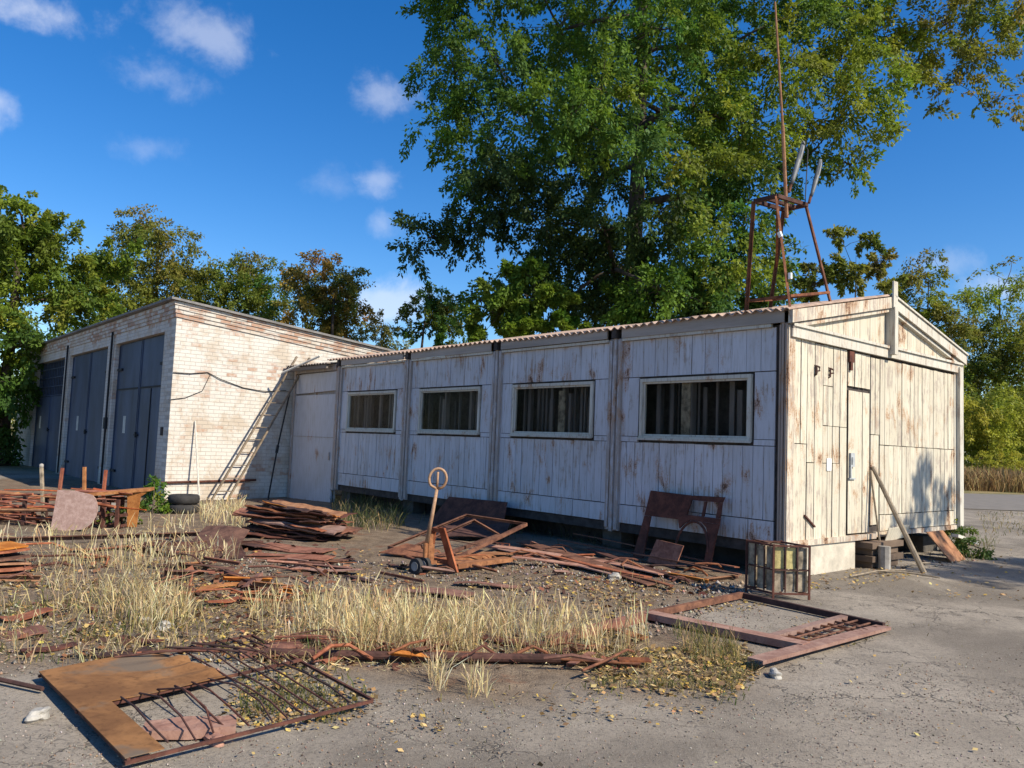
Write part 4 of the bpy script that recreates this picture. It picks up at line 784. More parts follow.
# ------------------------------------------------------------------ foliage
def np_mesh(name, co, loops, sizes, cols, mat, parent=None, origin=None):
    me = bpy.data.meshes.new(name)
    if origin is not None: co = co-np.asarray(origin)
    me.vertices.add(len(co)); me.vertices.foreach_set('co', co.astype('f4').ravel())
    me.loops.add(len(loops)); me.loops.foreach_set('vertex_index', loops.astype('i4'))
    me.polygons.add(len(sizes)); st = np.concatenate([[0], np.cumsum(sizes)[:-1]]); me.polygons.foreach_set('loop_start', st.astype('i4')); me.polygons.foreach_set('loop_total', sizes.astype('i4'))
    me.update(); me.validate()
    a = me.attributes.new('col', 'FLOAT_COLOR', 'POINT'); a.data.foreach_set('color', np.concatenate([cols, np.ones((len(cols), 1))], 1).astype('f4').ravel())
    me.materials.append(mat); o = bpy.data.objects.new(name, me); COL.objects.link(o)
    if parent: o.parent = parent
    if origin is not None and not parent: o.location = tuple(map(float, origin))
    return o
def nrm(v): return v/np.maximum(np.linalg.norm(v, axis=-1, keepdims=True), 1e-9)
def leaf_quads(pos, d, side, ln, wd):
    n = len(pos); ln = ln[:, None]; wd = wd[:, None]
    co = np.stack([pos, pos+d*ln*.45+side*wd*.5, pos+d*ln, pos+d*ln*.45-side*wd*.5], 1).reshape(-1, 3)
    return co, np.arange(4*n), np.full(n, 4)
def palette(pal, n, jit=.16):
    pal = np.array(pal); c = pal[rng.integers(0, len(pal), n)]; return np.clip(c*(1+rng.normal(0, jit, (n, 1)))*(1+rng.normal(0, .06, (n, 3))), .003, .8)
GREEN = [(.072,.15,.017), (.045,.105,.018), (.12,.205,.022), (.068,.14,.028)]
YGREEN = [(.19,.23,.022), (.14,.20,.02), (.24,.25,.028), (.10,.165,.022)]
OLIVE = [(.155,.18,.028), (.20,.195,.033), (.11,.15,.022), (.20,.16,.033)]
ORANGE = [(.36,.18,.04), (.24,.15,.035), (.14,.14,.03), (.32,.16,.04)]
def crown(name, clumps, n, size, parent, origin, mat=None, subd=2.2, droop=.35, tight=.30, limbs=None):
    """clumps: (centre, radius, palette); each is many small sprays of leaves"""
    subs, cols, dirs, rad = [], [], [], []
    for c, r, pal in clumps:
        k = max(5, int(subd*r*r*5)); v0 = nrm(rng.normal(size=(k, 3))); v = v0*(rng.random((k, 1))**.45)*V(1, 1, .85)*r
        base_c = palette(pal, 1, .16)
        subs.append(np.asarray(c)+v); cols.append(palette(pal, k, .14)*.5+base_c*.5); rad.append(tight*rng.uniform(.6, 1.35, k)*min(1.15, max(.6, r)))
        dirs.append(nrm(v0*.8+rng.normal(size=(k, 3))*.55+V(0, 0, -.35)))
    subs = np.concatenate(subs); cols = np.concatenate(cols); rad = np.concatenate(rad); dirs = np.concatenate(dirs)
    w = rad**2; i = rng.choice(len(subs), n, p=w/w.sum()); t_ = rng.random(n)[:, None]; R_ = rad[i][:, None]
    off = nrm(rng.normal(size=(n, 3)))*(rng.random((n, 1))**.55)*R_*(1.05-.65*t_)*V(1, 1, .8)
    pos = subs[i]+dirs[i]*R_*3.0*(t_-.25)+off; pos[:, 2] -= droop*R_[:, 0]*1.6*t_[:, 0]**2
    d = nrm(rng.normal(size=(n, 3))*.55+dirs[i]*.7+nrm(off)*.5+V(0, 0, -.45)); side = nrm(np.cross(d, rng.normal(size=(n, 3))*.7+V(0, 0, .9)))
    ln = size*rng.uniform(.55, 1.35, n); co, lp, sz = leaf_quads(pos, d, side, ln, ln*.52)
    col = np.clip(cols[i]*(1+rng.normal(0, .12, (n, 1))), .003, .9)
    return np_mesh(name, co, lp, sz, np.repeat(col, 4, 0), mat or M['leaf'], parent, origin), subs
def tree(name, label, base, clumps, n, size, tr=.2, group=None, cat='tree', fork=.35, lean=None, twigs=60, **kw):
    base = np.asarray(base, float); t = thing(name, label, cat, base, 0, group)
    cs = np.array([c for c, r, p in clumps]); top = cs[:, 2].max(); cen = cs.mean(0)
    _, subs = crown('crown', clumps, n, size, t, base, **kw)
    m = MB(); tip = np.array([cen[0]*.6+base[0]*.4, cen[1]*.6+base[1]*.4, top*.92]) if lean is None else np.asarray(lean)
    P = lambda f: base*(1-f)+tip*f+V(math.sin(f*5+base[0])*.12, math.cos(f*4)*.12, 0)*tr*4*f
    pts = [P(f) for f in np.linspace(0, 1, 9)]; m.tube([p-base for p in pts], [tr*(1.25 if k == 0 else 1)*(1-.085*k) *(1 if k < 8 else .3) for k in range(9)], 9)
    def limb(a, b, r0, r1):
        a, b = np.asarray(a), np.asarray(b); ln = np.linalg.norm(b-a); k = V(random.uniform(-1, 1), random.uniform(-1, 1), random.uniform(.3, 1.2))*ln*.12
        m.tube([a-base, a+(b-a)*.3+k-base, a+(b-a)*.65+k*.8-base, b-base], [r0, r0*.6, r0*.32, r1], 6)
    nodes = [(P(f), tr*(1-.7*f), .0) for f in np.linspace(fork, .92, 10)]
    ax = lambda q: math.hypot(q[0]-base[0], q[1]-base[1])
    for c, r, p in sorted(clumps, key=lambda e: ax(e[0])):
        best = None
        for q, rr, dl in nodes:
            dv = c-q; D = np.linalg.norm(dv)
            if D < .05: continue
            cost = D*(1+.35*max(0, -dv[2]/D))+.12*dl
            if best is None or cost < best[0]: best = (cost, q, rr, dl, D)
        _, q, rr, dl, D = best; r0 = rr*(.62 if dl == 0 else .8); r1 = max(.012, r0*.55); k = V(random.uniform(-1, 1), random.uniform(-1, 1), random.uniform(.1, .9))*D*.14
        ps = [q, q+(c-q)*.33+k, q+(c-q)*.66+k*.9, np.asarray(c)]; m.tube([x-base for x in ps], [r0, r0*.85, r0*.68, r1], 7)
        for f, x in ((.33, ps[1]), (.66, ps[2]), (1., ps[3])): nodes.append((x, r0+(r1-r0)*f, dl+D*f))
    for j in rng.choice(len(subs), min(twigs, len(subs)), replace=False):
        k = np.argmin(np.linalg.norm(cs-subs[j], axis=1)); limb(cs[k], subs[j], min(.028, tr*.12), .006)
    m.build('trunk', M['bark'], t, True); return t
def cl(lst, depth, pal, dj=1.5, pals=None):
    out = []
    for e in lst:
        px, py, r = e[:3]; dd = depth+(e[3] if len(e) > 3 else random.uniform(-dj, dj)); p = pals[e[4]] if len(e) > 4 and pals else pal
        out.append((at(px, py, dd), r*dd/F_PX, p))
    return out
PAL = {'y': YGREEN, 'o': OLIVE, 'g': GREEN, 'r': ORANGE, 'd': [(.035,.068,.018), (.03,.058,.018), (.05,.085,.02)], 'm': GREEN+YGREEN}  # 'd' is a darker leaf colour painting shade into inner and lower crown
def gnd(px, depth): p = at(px, 450, depth); p[2] = float(slope(p[0], p[1])); return p

BT = 28.
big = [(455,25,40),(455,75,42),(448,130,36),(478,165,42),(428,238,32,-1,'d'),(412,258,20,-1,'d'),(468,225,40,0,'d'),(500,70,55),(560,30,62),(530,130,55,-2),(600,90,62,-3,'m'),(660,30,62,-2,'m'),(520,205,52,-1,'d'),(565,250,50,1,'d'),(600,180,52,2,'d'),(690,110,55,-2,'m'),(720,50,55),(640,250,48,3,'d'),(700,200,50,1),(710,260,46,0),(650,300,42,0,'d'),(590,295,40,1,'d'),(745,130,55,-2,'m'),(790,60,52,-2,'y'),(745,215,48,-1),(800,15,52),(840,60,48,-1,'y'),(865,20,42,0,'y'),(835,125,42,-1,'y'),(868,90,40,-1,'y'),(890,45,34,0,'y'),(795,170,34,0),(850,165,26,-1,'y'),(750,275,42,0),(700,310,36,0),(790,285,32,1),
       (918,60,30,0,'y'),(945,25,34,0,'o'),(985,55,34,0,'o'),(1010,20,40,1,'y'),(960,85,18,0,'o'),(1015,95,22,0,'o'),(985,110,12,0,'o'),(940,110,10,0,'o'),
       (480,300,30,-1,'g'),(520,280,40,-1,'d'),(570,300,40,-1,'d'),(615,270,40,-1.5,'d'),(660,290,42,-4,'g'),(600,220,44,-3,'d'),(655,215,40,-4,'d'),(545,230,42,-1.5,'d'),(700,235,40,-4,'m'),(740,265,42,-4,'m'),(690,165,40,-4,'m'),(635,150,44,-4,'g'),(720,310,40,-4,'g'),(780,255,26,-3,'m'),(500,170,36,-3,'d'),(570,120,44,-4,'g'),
       (500,-60,75),(600,-85,85),(700,-80,85,-2),(800,-65,75),(890,-50,60,0,'y'),(650,-180,80),(760,-170,75),(560,-160,65),(990,-40,60,0,'o'),(450,-20,40),
       (600,30,60,4),(700,0,70,5),(620,120,60,5),(720,150,60,5),(550,160,50,5),(680,-60,80,6)]
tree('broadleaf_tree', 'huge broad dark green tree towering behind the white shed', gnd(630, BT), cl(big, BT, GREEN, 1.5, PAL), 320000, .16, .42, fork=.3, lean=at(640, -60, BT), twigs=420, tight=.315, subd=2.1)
tree('bush', 'bright green bush rising behind the middle of the shed roof', gnd(525, 24.9), cl([(508,290,24),(540,300,26),(492,312,22),(560,318,20),(520,325,28),(480,335,16),(528,275,14),(575,335,18),(535,280,18),(505,275,14)], 24.9, [(.12,.20,.02),(.16,.22,.025),(.09,.17,.02)], .4), 30000, .15, .06, cat='bush', fork=.1, tight=.27, droop=.1, subd=3.)
tree('bush', 'dark green bush behind the shed roof left of the antenna tower', gnd(680, 25.5), cl([(620,318,26),(660,312,26),(700,308,26),(740,300,24),(640,335,24),(590,330,20)], 25.5, PAL['g'], .6), 17000, .16, .06, cat='bush', fork=.1, tight=.26, droop=.1)
tree('bush', 'loose olive bush behind the shed ridge right of the antenna tower', gnd(850, 24.), cl([(815,285,20),(850,272,20),(880,262,16),(868,240,12),(840,235,12),(895,285,12)], 24., PAL['o'], .6), 9000, .12, .05, cat='bush', fork=.15, tight=.20, droop=.1, subd=12)
tree('broadleaf_tree', 'dense yellow green tree overhanging the left end of the brick garage', gnd(2, 33.), cl([(-60,260,60,0),(5,232,48,0),(58,250,42,1),(98,272,32,2),(32,300,46,0),(-20,340,50,-1),(12,385,30,-1,'g'),(2,425,24,-1,'g'),(80,300,34,1),(112,298,20,2),(-60,205,45,0),(15,205,22,0),(-40,400,40,-1,'g'),(-120,300,70,0),(-10,465,30,-1,'d'),(28,345,30,-1,'g'),(40,215,14,0)], 33., YGREEN, 1., PAL), 80000, .19, .3, fork=.2, tight=.34, subd=1.8)
G2 = 'trees behind the brick garage'
tree('broadleaf_tree', 'tall olive tree with thin top, behind the middle of the garage front', gnd(150, 46.), cl([(148,222,20),(130,236,20),(172,246,24),(120,275,26),(160,283,28),(190,272,22),(140,305,30),(105,300,20),(190,305,25)], 46., OLIVE, 2.), 28000, .18, .2, G2, tight=.38, subd=2.8)
tree('broadleaf_tree', 'olive green tree behind the sunlit corner of the brick garage', gnd(240, 48.), cl([(215,275,22),(248,268,20),(268,292,22),(235,300,26),(205,308,22),(275,265,12),(262,315,24),(225,325,24)], 48., OLIVE+GREEN[:1], 2.), 26000, .18, .2, G2, tight=.38, subd=2.8)
tree('broadleaf_tree', 'orange brown autumn tree behind the sloping garage roof', gnd(330, 44.), cl([(325,258,16),(308,280,20),(345,280,20),(328,302,24),(356,303,14),(300,310,18),(340,322,22)], 44., ORANGE+OLIVE[:2], 2.), 19000, .18, .16, G2, tight=.34, subd=3.)
tree('broadleaf_tree', 'pale thin yellowing tree beside the orange tree above the garage roof', gnd(375, 46.), cl([(380,328,15),(394,342,13),(366,318,12),(362,338,14),(402,352,12),(385,350,12)], 46., [(.22,.22,.06),(.16,.17,.05)], 1.), 3600, .16, .10, G2, tight=.26, subd=4.)
tree('broadleaf_tree', 'small dark green tree where shed roof and garage roof meet', gnd(412, 42.), cl([(430,298,18),(416,312,14),(446,312,18),(452,335,16),(408,335,9),(432,325,16)], 42., GREEN+OLIVE, 1.), 9000, .17, .14, G2, tight=.28, subd=4.)
G3 = 'trees right of the gable'
tree('broadleaf_tree', 'slender sparse tree just right of the gable peak', gnd(925, 62.), cl([(912,275,15),(930,300,15),(945,272,10),(905,305,12),(950,320,14),(925,330,18),(936,255,8),(918,350,18),(945,355,18),(930,400,18),(915,400,14),(895,290,12),(965,300,12),(958,330,16),(940,380,20)], 62., OLIVE+YGREEN[:1], 1.), 26000, .23, .13, G3, tight=.45, subd=2.4)
tree('broadleaf_tree', 'tall feathery tree at the right edge beyond the road', gnd(1000, 70.), cl([(985,298,16),(1008,322,20),(975,335,18),(1000,362,22),(1022,288,14),(1028,345,20),(968,372,18),(1030,390,26),(990,395,24),(985,270,8),(1012,262,8),(1000,420,26),(1040,425,30),(965,410,22),(985,365,22),(1015,350,22),(990,330,18),(955,385,18),(1045,320,22)], 70., OLIVE+YGREEN[:2], 1.5), 40000, .26, .18, G3, tight=.5, subd=2.2)
tree('bush', 'yellow green bush beside the gable at the right edge', gnd(985, 58.), cl([(968,410,18),(990,405,18),(1015,415,20),(972,435,16),(1000,438,18),(1028,440,20),(950,430,14),(955,395,14),(965,455,14),(985,458,14),(1005,458,14),(1025,460,16),(1050,430,24),(965,470,14),(1000,472,16),(1035,472,18)], 58., [(.27,.28,.03),(.20,.24,.03),(.33,.31,.04)], 1.), 26000, .22, .06, cat='bush', fork=.1, tight=.55, droop=.1)
tree('bush', 'low bright yellow bush bordering the far road beyond the gable', gnd(1000, 54.), cl([(962,462,12),(982,458,13),(1003,462,14),(1024,460,14),(1045,466,14)], 54., [(.42,.38,.04),(.34,.32,.04),(.28,.28,.04)], .6), 5500, .10, .03, cat='bush', fork=.1, tight=.24, droop=.0)
tree('bush', 'small green bush at the right foot of the gable', G(968, 556), [(G(966, 556)+V(0,0,.22), .26, [(.05,.10,.02),(.08,.13,.03)]), (G(975, 558)+V(.1,0,.16), .2, [(.06,.11,.02)]), (G(957, 553)+V(0,.1,.3), .22, OLIVE), (G(950,545)+V(.1,.2,.45), .18, OLIVE)], 2600, .06, .015, cat='bush', fork=.1, tight=.16, twigs=20)
tree('vine', 'green climbing plant at the corner of gates and sunlit brick wall', G(152, 514), [(at(154, 492, 16.2), .22, GREEN), (at(156, 478, 16.2), .14, GREEN), (at(148, 503, 16.0), .2, PAL['m']), (at(160, 505, 16.), .15, PAL['m'])], 900, .09, .012, cat='plant', fork=.1, tight=.2, twigs=14)
tree('bush', 'small leafy weed beside the bench frame leg', G(125, 522), [(at(124, 514, 13.1), .13, PAL['m'])], 260, .07, .008, cat='plant', fork=.1, tight=.2, twigs=6)
# a thin tree just outside the frame on the right shades the asphalt and the lower gable
tree('broadleaf_tree', 'thin young tree on the asphalt right of the yard, outside the photo', V(16.6, 6.4, 0), [(V(*T)+V(.842*(h-T[2])*1.19, -.537*(h-T[2])*1.19, h-T[2]), r, OLIVE) for T, h, r in (((6.5,11.6,0), 8.2, .6), ((7.0,11.3,0), 8.6, .8), ((7.6,11.9,0), 9.4, .8), ((8.0,11.3,0), 8.8, 1.0), ((8.4,12.2,0), 9.8, .9), ((9.,11.4,0), 9., 1.2), ((9.4,12.4,0), 9.4, 1.), ((8.6,10.9,0), 9.8, .9), ((10.2,11.2,0), 9., 1.4), ((6.7,13.0,.9), 8.8, .42), ((7.2,13.3,1.6), 9.2, .42), ((7.5,13.6,.6), 8.4, .4), ((6.2,12.6,.5), 8., .3))], 15000, .16, .12, tight=.36, subd=2.6)
# far wood behind everything
fw = []
for k in range(150):
    px = -160+k*9.2+random.uniform(-5, 5); dd = random.uniform(78, 96); p = at(px, 450, dd); hh = random.uniform(2.0, 3.4)*(1.75 if 930 < px < 1250 else 1)
    fw += [(V(p[0], p[1], hh), hh*1.05, random.choice([OLIVE, YGREEN, GREEN])), (V(p[0]+random.uniform(-1,1), p[1], hh*1.8), hh*.6, random.choice([OLIVE, YGREEN, GREEN]))]
o, _ = crown('distant_wood', fw, 60000, .55, None, V(0, 85, 0), subd=.3, tight=.55); o['kind'] = 'stuff'

# ------------------------------------------------------------------ grass, weeds, leaf litter, gravel
def sample(poly, n):
    P = np.array(poly, float); lo, hi = P.min(0), P.max(0); out = []
    while sum(map(len, out)) < n:
        q = lo+rng.random((n*2, 2))*(hi-lo); out.append(q[inpoly(q, poly)])
    q = np.concatenate(out)[:n]; z = np.zeros(n)
    c, s = math.cos(ROLL), math.sin(ROLL); u, v = q[:, 0]-512, q[:, 1]-384; u0, v0 = u*c+v*s, -u*s+v*c
    d = np.stack([u0, F_PX*math.cos(PITCH)+v0*math.sin(PITCH), F_PX*math.sin(PITCH)-v0*math.cos(PITCH)], 1)
    for _ in range(4):
        t = (z-CAM_Z)/d[:, 2]; p = cam_p+d*t[:, None]; z = slope(p[:, 0], p[:, 1])
    p[:, 2] = height(p[:, 0], p[:, 1]); return p
def clumped(poly, n, sc=2.2, thr=.5, keep=.15):
    p = sample(poly, n); m = (fbm(p[:, 0]*sc, p[:, 1]*sc, 3)*.6+fbm(p[:, 0]*sc*.35+5, p[:, 1]*sc*.35, 2)*.5 > thr*1.02+rng.normal(0, .05, len(p))) | (rng.random(n) < keep); return p[m]
def blades(p, h0, h1, w, pal, lean=.25, head=1.):
    n = len(p); h = rng.uniform(h0, h1, n)*(.6+.8*fbm(p[:, 0]*3, p[:, 1]*3, 2)); a = rng.uniform(0, 2*np.pi, n); s = np.stack([np.cos(a), np.sin(a), 0*a], 1); le = rng.normal(0, lean, (n, 2))
    b1 = p+np.stack([le[:, 0]*h*.35, le[:, 1]*h*.35, h*.55], 1); b2 = p+np.stack([le[:, 0]*h, le[:, 1]*h, h*(1-.3*np.minimum((le**2).sum(1), 1))], 1); w = w*rng.uniform(.6, 1.4, n)[:, None]; hd = np.where(rng.random(n) < .5, head, 1.)[:, None]
    b15 = b1*.4+b2*.6
    co = np.stack([p-s*w*.5, p+s*w*.5, b1+s*w*.42, b1-s*w*.42, b15+s*w*.5*hd, b15-s*w*.5*hd, b2], 1).reshape(-1, 3)
    k = np.arange(n)[:, None]*7; lp = np.concatenate([k+[0,1,2,3], k+[3,2,4,5], k+[5,4,6]], 1).ravel(); sz = np.tile([4, 4, 3], n)
    return co, lp, sz, np.repeat(palette(pal, n, .18), 7, 0)
def merge(name, chunks, mat):
    co, lp, sz, cc, o = [], [], [], [], 0
    for a, b, c, d in chunks: co.append(a); lp.append(b+o); sz.append(c); cc.append(d); o += len(a)
    ob = np_mesh(name, np.concatenate(co), np.concatenate(lp), np.concatenate(sz), np.concatenate(cc), mat); ob['kind'] = 'stuff'; return ob
STRAW = [(.70,.57,.31), (.62,.48,.24), (.76,.64,.39), (.52,.39,.19)]
TAN = [(.38,.28,.13), (.30,.22,.10), (.45,.35,.17)]
WEED = [(.11,.12,.035), (.16,.15,.045), (.22,.18,.06), (.08,.11,.03)]
ch = [blades(clumped([(248,618),(262,606),(330,603),(430,616),(520,624),(600,632),(605,648),(520,658),(420,663),(330,658),(270,650)], 3900, 2.6, .46, .14), .12, .40, .0045, STRAW+TAN[:1], .36, 2.0),
      blades(clumped([(240,604),(620,624),(650,665),(260,668)], 3000, 2.2, .5, .1), .03, .14, .006, TAN, .7),
      blades(clumped([(290,608),(400,612),(480,622),(480,650),(330,650)], 1100, 2., .44), .2, .44, .005, STRAW, .26, 2.2),
      blades(clumped([(30,598),(60,580),(185,582),(192,614),(168,644),(130,626),(60,612)], 1900, 2., .49, .08), .10, .38, .005, STRAW+TAN[:1], .36, 2.),
      blades(clumped([(-20,555),(220,545),(240,560),(190,572),(-20,575)], 900, 2., .5, .1), .15, .38, .007, STRAW, .3, 1.8),
      blades(clumped([(190,520),(250,512),(262,530),(225,545),(60,548),(-20,550),(-20,540),(120,535)], 900, 1.4, .48, .1), .15, .35, .009, STRAW, .3, 1.6),
      blades(clumped([(500,600),(640,612),(650,645),(600,660),(520,650)], 600, 2.2, .5, .05), .2, .42, .006, STRAW, .22, 2.),
      blades(clumped([(0,600),(200,590),(210,650),(80,670),(0,665)], 1600, 1.8, .52, .1), .06, .22, .006, TAN+STRAW[:1], .45),
      blades(sample([(428,672),(442,672),(446,692),(430,692)], 60), .12, .24, .005, STRAW, .35, 1.6), blades(sample([(468,682),(485,682),(490,698),(466,698)], 60), .10, .22, .005, STRAW, .35, 1.6),
      blades(sample([(335,505),(400,505),(400,532),(340,535)], 160), .15, .4, .008, TAN, .4, 1.5), blades(sample([(860,540),(960,535),(1000,550),(930,560)], 120), .05, .2, .006, TAN, .5),
      blades(sample([(200,508),(245,504),(240,518),(200,520)], 260), .12, .4, .010, STRAW, .3, 1.6), blades(clumped([(560,560),(740,590),(640,600)], 120, 2, .5), .05, .2, .006, TAN, .4)]
merge('dry_grass', ch, M['straw'])
ch = [blades(clumped([(590,655),(735,645),(760,668),(735,690),(600,688)], 2600, 2.2, .48, .12), .02, .07, .006, WEED+TAN, .6),
      blades(clumped([(240,675),(345,668),(372,700),(330,722),(240,715)], 1600, 2.6, .48, .1), .02, .09, .006, WEED, .5),
      blades(clumped([(0,600),(230,600),(230,655),(60,668),(0,665)], 2600, 1.6, .5, .1), .02, .09, .007, WEED, .6),
      blades(sample([(330,500),(408,502),(405,528),(335,532)], 900), .12, .42, .010, [(.07,.085,.03),(.10,.10,.04),(.05,.07,.02)], .45),
      blades(clumped([(410,510),(640,545),(600,552),(420,530)], 300, 1.5, .45), .08, .3, .010, [(.10,.075,.04),(.07,.08,.03)], .45),
      blades(clumped([(400,690),(760,680),(740,705),(420,720)], 500, 2.6, .55, .05), .02, .07, .006, WEED, .5),
      blades(sample([(670,630),(735,640),(740,662),(690,660)], 420), .06, .18, .005, WEED+TAN, .35), blades(sample([(945,530),(1000,540),(990,560),(950,562)], 260), .08, .25, .008, WEED, .4)]
ch += [blades(clumped([(240,610),(620,625),(650,665),(260,665)], 500, 2.6, .5, .1), .04, .2, .007, WEED, .45), blades(clumped([(20,585),(200,585),(190,645),(60,640)], 500, 2.2, .5, .1), .04, .2, .008, WEED, .45), blades(clumped([(760,600),(1024,580),(1024,768),(500,768)], 700, 1.6, .60, .0), .015, .05, .005, WEED+TAN, .7)]
merge('green_weeds', ch, M['straw'])
pr = sample([(950,482),(1170,491),(1170,499),(950,490)], 9000); merge('roadside_grass', [blades(pr, .7, 1.5, .05, [(.30,.20,.08),(.24,.15,.07),(.36,.27,.12),(.20,.13,.06)], .3), blades(sample([(975,512),(1160,516),(1160,545),(985,535)], 900), .04, .16, .012, WEED+TAN, .4)], M['straw'])
LIT = [(.38,.26,.10), (.29,.18,.075), (.21,.13,.06), (.44,.33,.14), (.15,.095,.05), (.40,.26,.06)]
def litter(poly, n, s0, s1, pal=LIT, sc=2.4, thr=.48, keep=.15, wr=.7):
    p = clumped(poly, n, sc, thr, keep); n = len(p); p = p+V(0, 0, .008)+rng.random((n, 1))*V(0, 0, .015); a = rng.uniform(0, 6.3, n); d = nrm(np.stack([np.cos(a), np.sin(a), rng.normal(0, .3, n)], 1)); side = nrm(np.cross(d, rng.normal(0, .35, (n, 3))+V(0, 0, 1)))
    ln = s0*.6+(s1*1.15-s0*.6)*rng.random(n)**1.8; co, lp, sz = leaf_quads(p, d, side, ln, ln*wr); return co, lp, sz, np.repeat(palette(pal, n, .2), 4, 0)
ch = [litter([(580,650),(745,645),(765,672),(720,700),(590,690)], 2600, .02, .055), litter([(235,665),(350,660),(385,705),(330,730),(220,725)], 1500, .018, .045), litter([(390,690),(760,680),(700,725),(420,735)], 1100, .02, .045, thr=.53, keep=.06),
      litter([(790,575),(900,560),(925,575),(850,590),(792,590)], 1100, .02, .05, thr=.4), litter([(540,560),(690,585),(640,612),(540,585)], 1300, .02, .05, thr=.44), litter([(0,560),(500,545),(640,600),(600,660),(100,665),(0,660)], 11000, .02, .055, sc=1.6, thr=.46), litter([(790,620),(890,620),(895,640),(800,655)], 420, .02, .05, thr=.4), litter([(700,598),(770,598),(760,612),(690,615)], 260, .02, .045, thr=.35), litter([(0,700),(1024,620),(1024,768),(0,768)], 700, .015, .04, thr=.6, keep=.12), litter([(860,565),(1024,545),(1024,600),(900,600)], 350, .03, .06, thr=.5)]
ST2 = STRAW+TAN
ch += [litter([(240,600),(640,615),(655,670),(250,672)], 5000, .03, .14, ST2, 2., .46, .2, .04), litter([(0,555),(240,550),(240,640),(60,668),(0,665)], 6000, .03, .13, ST2, 1.6, .47, .15, .04), litter([(580,645),(745,640),(765,675),(590,695)], 1700, .025, .10, ST2, 2., .44, .2, .05), litter([(180,500),(260,498),(270,530),(0,545),(0,530)], 900, .06, .25, ST2, 1.5, .46, .2, .06)]
merge('fallen_leaves', ch, M['litter'])
def pebbles(poly, n, s0, s1, pal, **k):
    p = clumped(poly, n, k.get('sc', 2.), k.get('thr', .45), k.get('keep', .25)); n = len(p); s = (s0*(s1/s0)**(rng.random(n)**1.7))
    base = np.array([(1,0,0), (-.5,.87,0), (-.5,-.87,0), (.15,.1,.85), (.1,-.2,-.5)]); a = rng.uniform(0, 6.3, n); ca, sa = np.cos(a)[:, None], np.sin(a)[:, None]
    v = base[None]*(1+rng.normal(0, .25, (n, 5, 3))); x, y = v[..., 0].copy(), v[..., 1].copy(); v[..., 0] = x*ca-y*sa; v[..., 1] = x*sa+y*ca; co = (p[:, None]+v*s[:, None, None]*.5+V(0, 0, .15)*s[:, None, None]).reshape(-1, 3)
    tri = np.array([(0,1,3), (1,2,3), (2,0,3), (1,0,4), (2,1,4), (0,2,4)]); lp = (np.arange(n)[:, None, None]*5+tri[None]).reshape(-1); return co, lp, np.full(6*n, 3), np.repeat(palette(pal, n, .22), 5, 0)
GRV = [(.27,.24,.20), (.20,.17,.14), (.36,.32,.27), (.13,.10,.085), (.30,.20,.14)]
ch = [pebbles([(200,560),(640,560),(740,600),(650,640),(600,610),(430,580),(240,600)], 4200, .015, .06, GRV), pebbles([(0,690),(120,730),(220,740),(380,715),(760,700),(1024,640),(1024,768),(0,768)], 11000, .004, .017, GRV, thr=.5), pebbles([(340,690),(520,690),(520,768),(380,768)], 1400, .006, .02, GRV), pebbles([(0,560),(560,545),(560,660),(0,680)], 3800, .012, .05, GRV), pebbles([(660,600),(880,620),(800,650),(640,620)], 900, .008, .025, GRV), pebbles([(850,540),(960,530),(990,560),(870,575)], 350, .02, .08, GRV), pebbles([(660,575),(760,585),(740,600),(670,592)], 350, .02, .07, GRV)]
merge('gravel', ch, M['litter'])
RST = [(.17,.07,.04), (.11,.045,.03), (.22,.10,.05), (.08,.04,.03)]
ch = [litter([(0,545),(340,545),(420,570),(640,590),(640,660),(240,655),(0,665)], 2600, .03, .11, RST, 1.4, .5, .15), litter([(150,535),(340,545),(340,600),(160,600)], 900, .04, .16, RST, 1.6, .45, .2), litter([(240,640),(640,640),(640,672),(240,665)], 700, .03, .09, RST, 1.5, .45, .2), litter([(500,545),(740,580),(700,598),(520,572)], 500, .03, .10, RST, 1.5, .45, .2)]
merge('rust_flakes', ch, M['litter'])

# ------------------------------------------------------------------ light, sky, camera
EL = R(40); SD = V(.842*math.cos(EL), -.537*math.cos(EL), math.sin(EL)); SD = unit(SD)
sun = bpy.data.lights.new('sun', 'SUN'); sun.energy = 5.0; sun.angle = R(.5); sun.color = (1., .905, .75)
so = bpy.data.objects.new('sun', sun); COL.objects.link(so); so.rotation_euler = Vector(-SD).to_track_quat('-Z', 'Y').to_euler(); so.location = (20, -10, 30)
wd_ = bpy.data.worlds.new('World'); SC.world = wd_; wd_.use_nodes = True; nt = wd_.node_tree; nt.nodes.clear()
w = NT.__new__(NT); w.t = nt; w.n = nt.nodes; w.out = w.new('ShaderNodeOutputWorld')
sky = w.new('ShaderNodeTexSky', sky_type='NISHITA'); sky.sun_disc = False; sky.sun_elevation = EL; sky.sun_rotation = math.atan2(SD[0], SD[1]); sky.altitude = 200; sky.air_density = 1.0; sky.dust_density = .4; sky.ozone_density = 3.5
dirv = w.new('ShaderNodeTexCoord').outputs['Generated']; nz = w.noise(dirv, 9., 7, .62, .3); nz2 = w.noise(dirv, 26., 5, .6)
tot = None
def vdot(a): n = w.new('ShaderNodeVectorMath', operation='DOT_PRODUCT'); w.link(dirv, n.inputs[0]); n.inputs[1].default_value = tuple(map(float, a)); return n.outputs['Value']
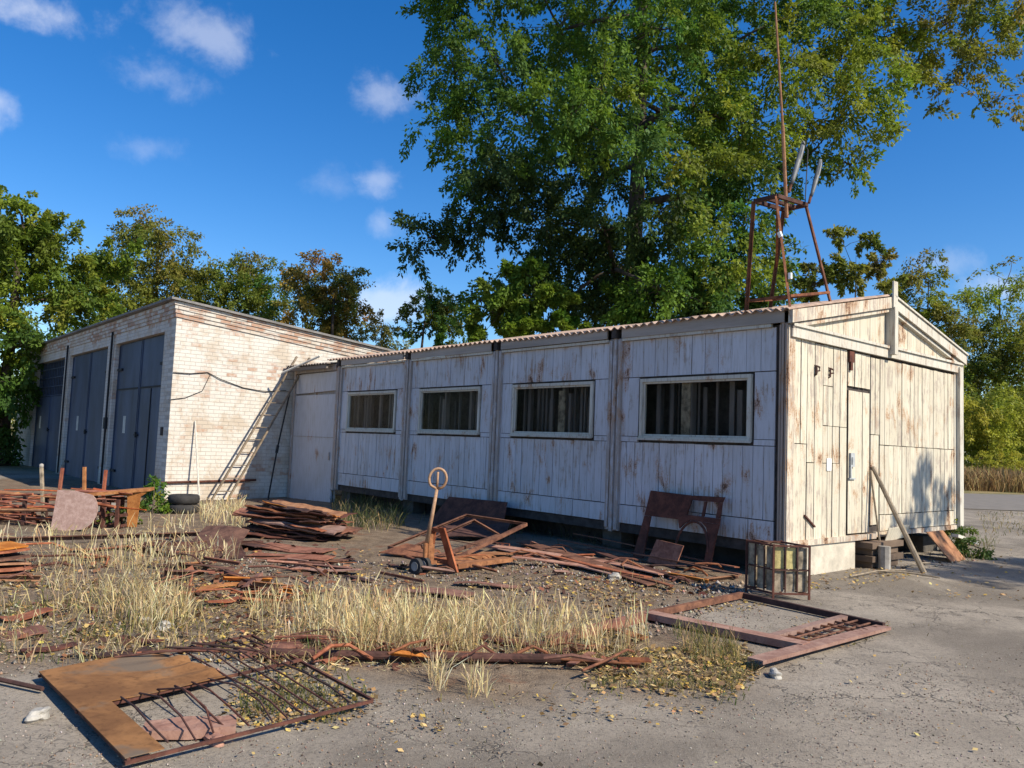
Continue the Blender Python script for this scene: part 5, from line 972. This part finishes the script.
for px, py, rx, ry, st in [(25,8,46,18,.7),(205,36,38,20,.5),(150,76,36,16,.36),(383,95,30,18,.45),(380,182,26,18,.45),(330,185,26,18,.2),(145,148,40,14,.25),(0,102,18,18,.6),(385,305,44,20,.7),(1008,286,36,12,.6),(940,262,36,12,.3),(380,222,20,14,.35)]:
    c = unit(ray(px, py)); ex_ = unit(np.cross(c, (0,0,1))); ez_ = np.cross(ex_, c)
    a = w.math('DIVIDE', vdot(ex_), rx/F_PX); b = w.math('DIVIDE', vdot(ez_), ry/F_PX); fr_ = w.ramp(vdot(c), .0, .1)
    dd = w.math('SQRT', w.math('ADD', w.math('MULTIPLY', a, a), w.math('MULTIPLY', b, b)))
    k = w.math('SUBTRACT', w.math('ADD', w.math('MULTIPLY', nz, 1.9), w.math('MULTIPLY', nz2, .9)), w.math('MULTIPLY', dd, .50))
    mk = w.math('MULTIPLY', w.math('MULTIPLY', w.ramp(k, .75, 1.5), st), fr_); tot = mk if tot is None else w.math('MAXIMUM', tot, mk)
hs = w.new('ShaderNodeHueSaturation'); w.link(sky.outputs[0], hs.inputs['Color']); hs.inputs['Saturation'].default_value = 1.36; hs.inputs['Hue'].default_value = .507
colr = w.mix(w.math('MULTIPLY', tot, .62), hs.outputs[0], (6.5, 6.6, 7.0)); bg = w.new('ShaderNodeBackground'); w.link(colr, bg.inputs[0]); bg.inputs[1].default_value = .12; w.link(bg.outputs[0], w.out.inputs[0])
cd = bpy.data.cameras.new('camera'); cd.sensor_width = 36; cd.sensor_fit = 'HORIZONTAL'; cd.lens = F_PX/1024*36; cd.clip_start = .1; cd.clip_end = 3000
co_ = bpy.data.objects.new('camera', cd); COL.objects.link(co_); SC.camera = co_
c, s = math.cos(PITCH), math.sin(PITCH); Fv, Uv, Rv = Vector((0, c, s)), Vector((0, -s, c)), Vector((1, 0, 0))
Rc = Rv*math.cos(ROLL)+Uv*math.sin(ROLL); Uc = Uv*math.cos(ROLL)-Rv*math.sin(ROLL)
co_.matrix_world = Matrix(((Rc.x, Uc.x, -Fv.x, 0), (Rc.y, Uc.y, -Fv.y, 0), (Rc.z, Uc.z, -Fv.z, CAM_Z), (0, 0, 0, 1)))
vs = SC.view_settings; vs.view_transform = 'Standard'; vs.look = 'None'; vs.gamma = 1; vs.exposure = 0.48; vs.use_curve_mapping = False
SC.cycles.max_bounces = 6; SC.cycles.transparent_max_bounces = 8
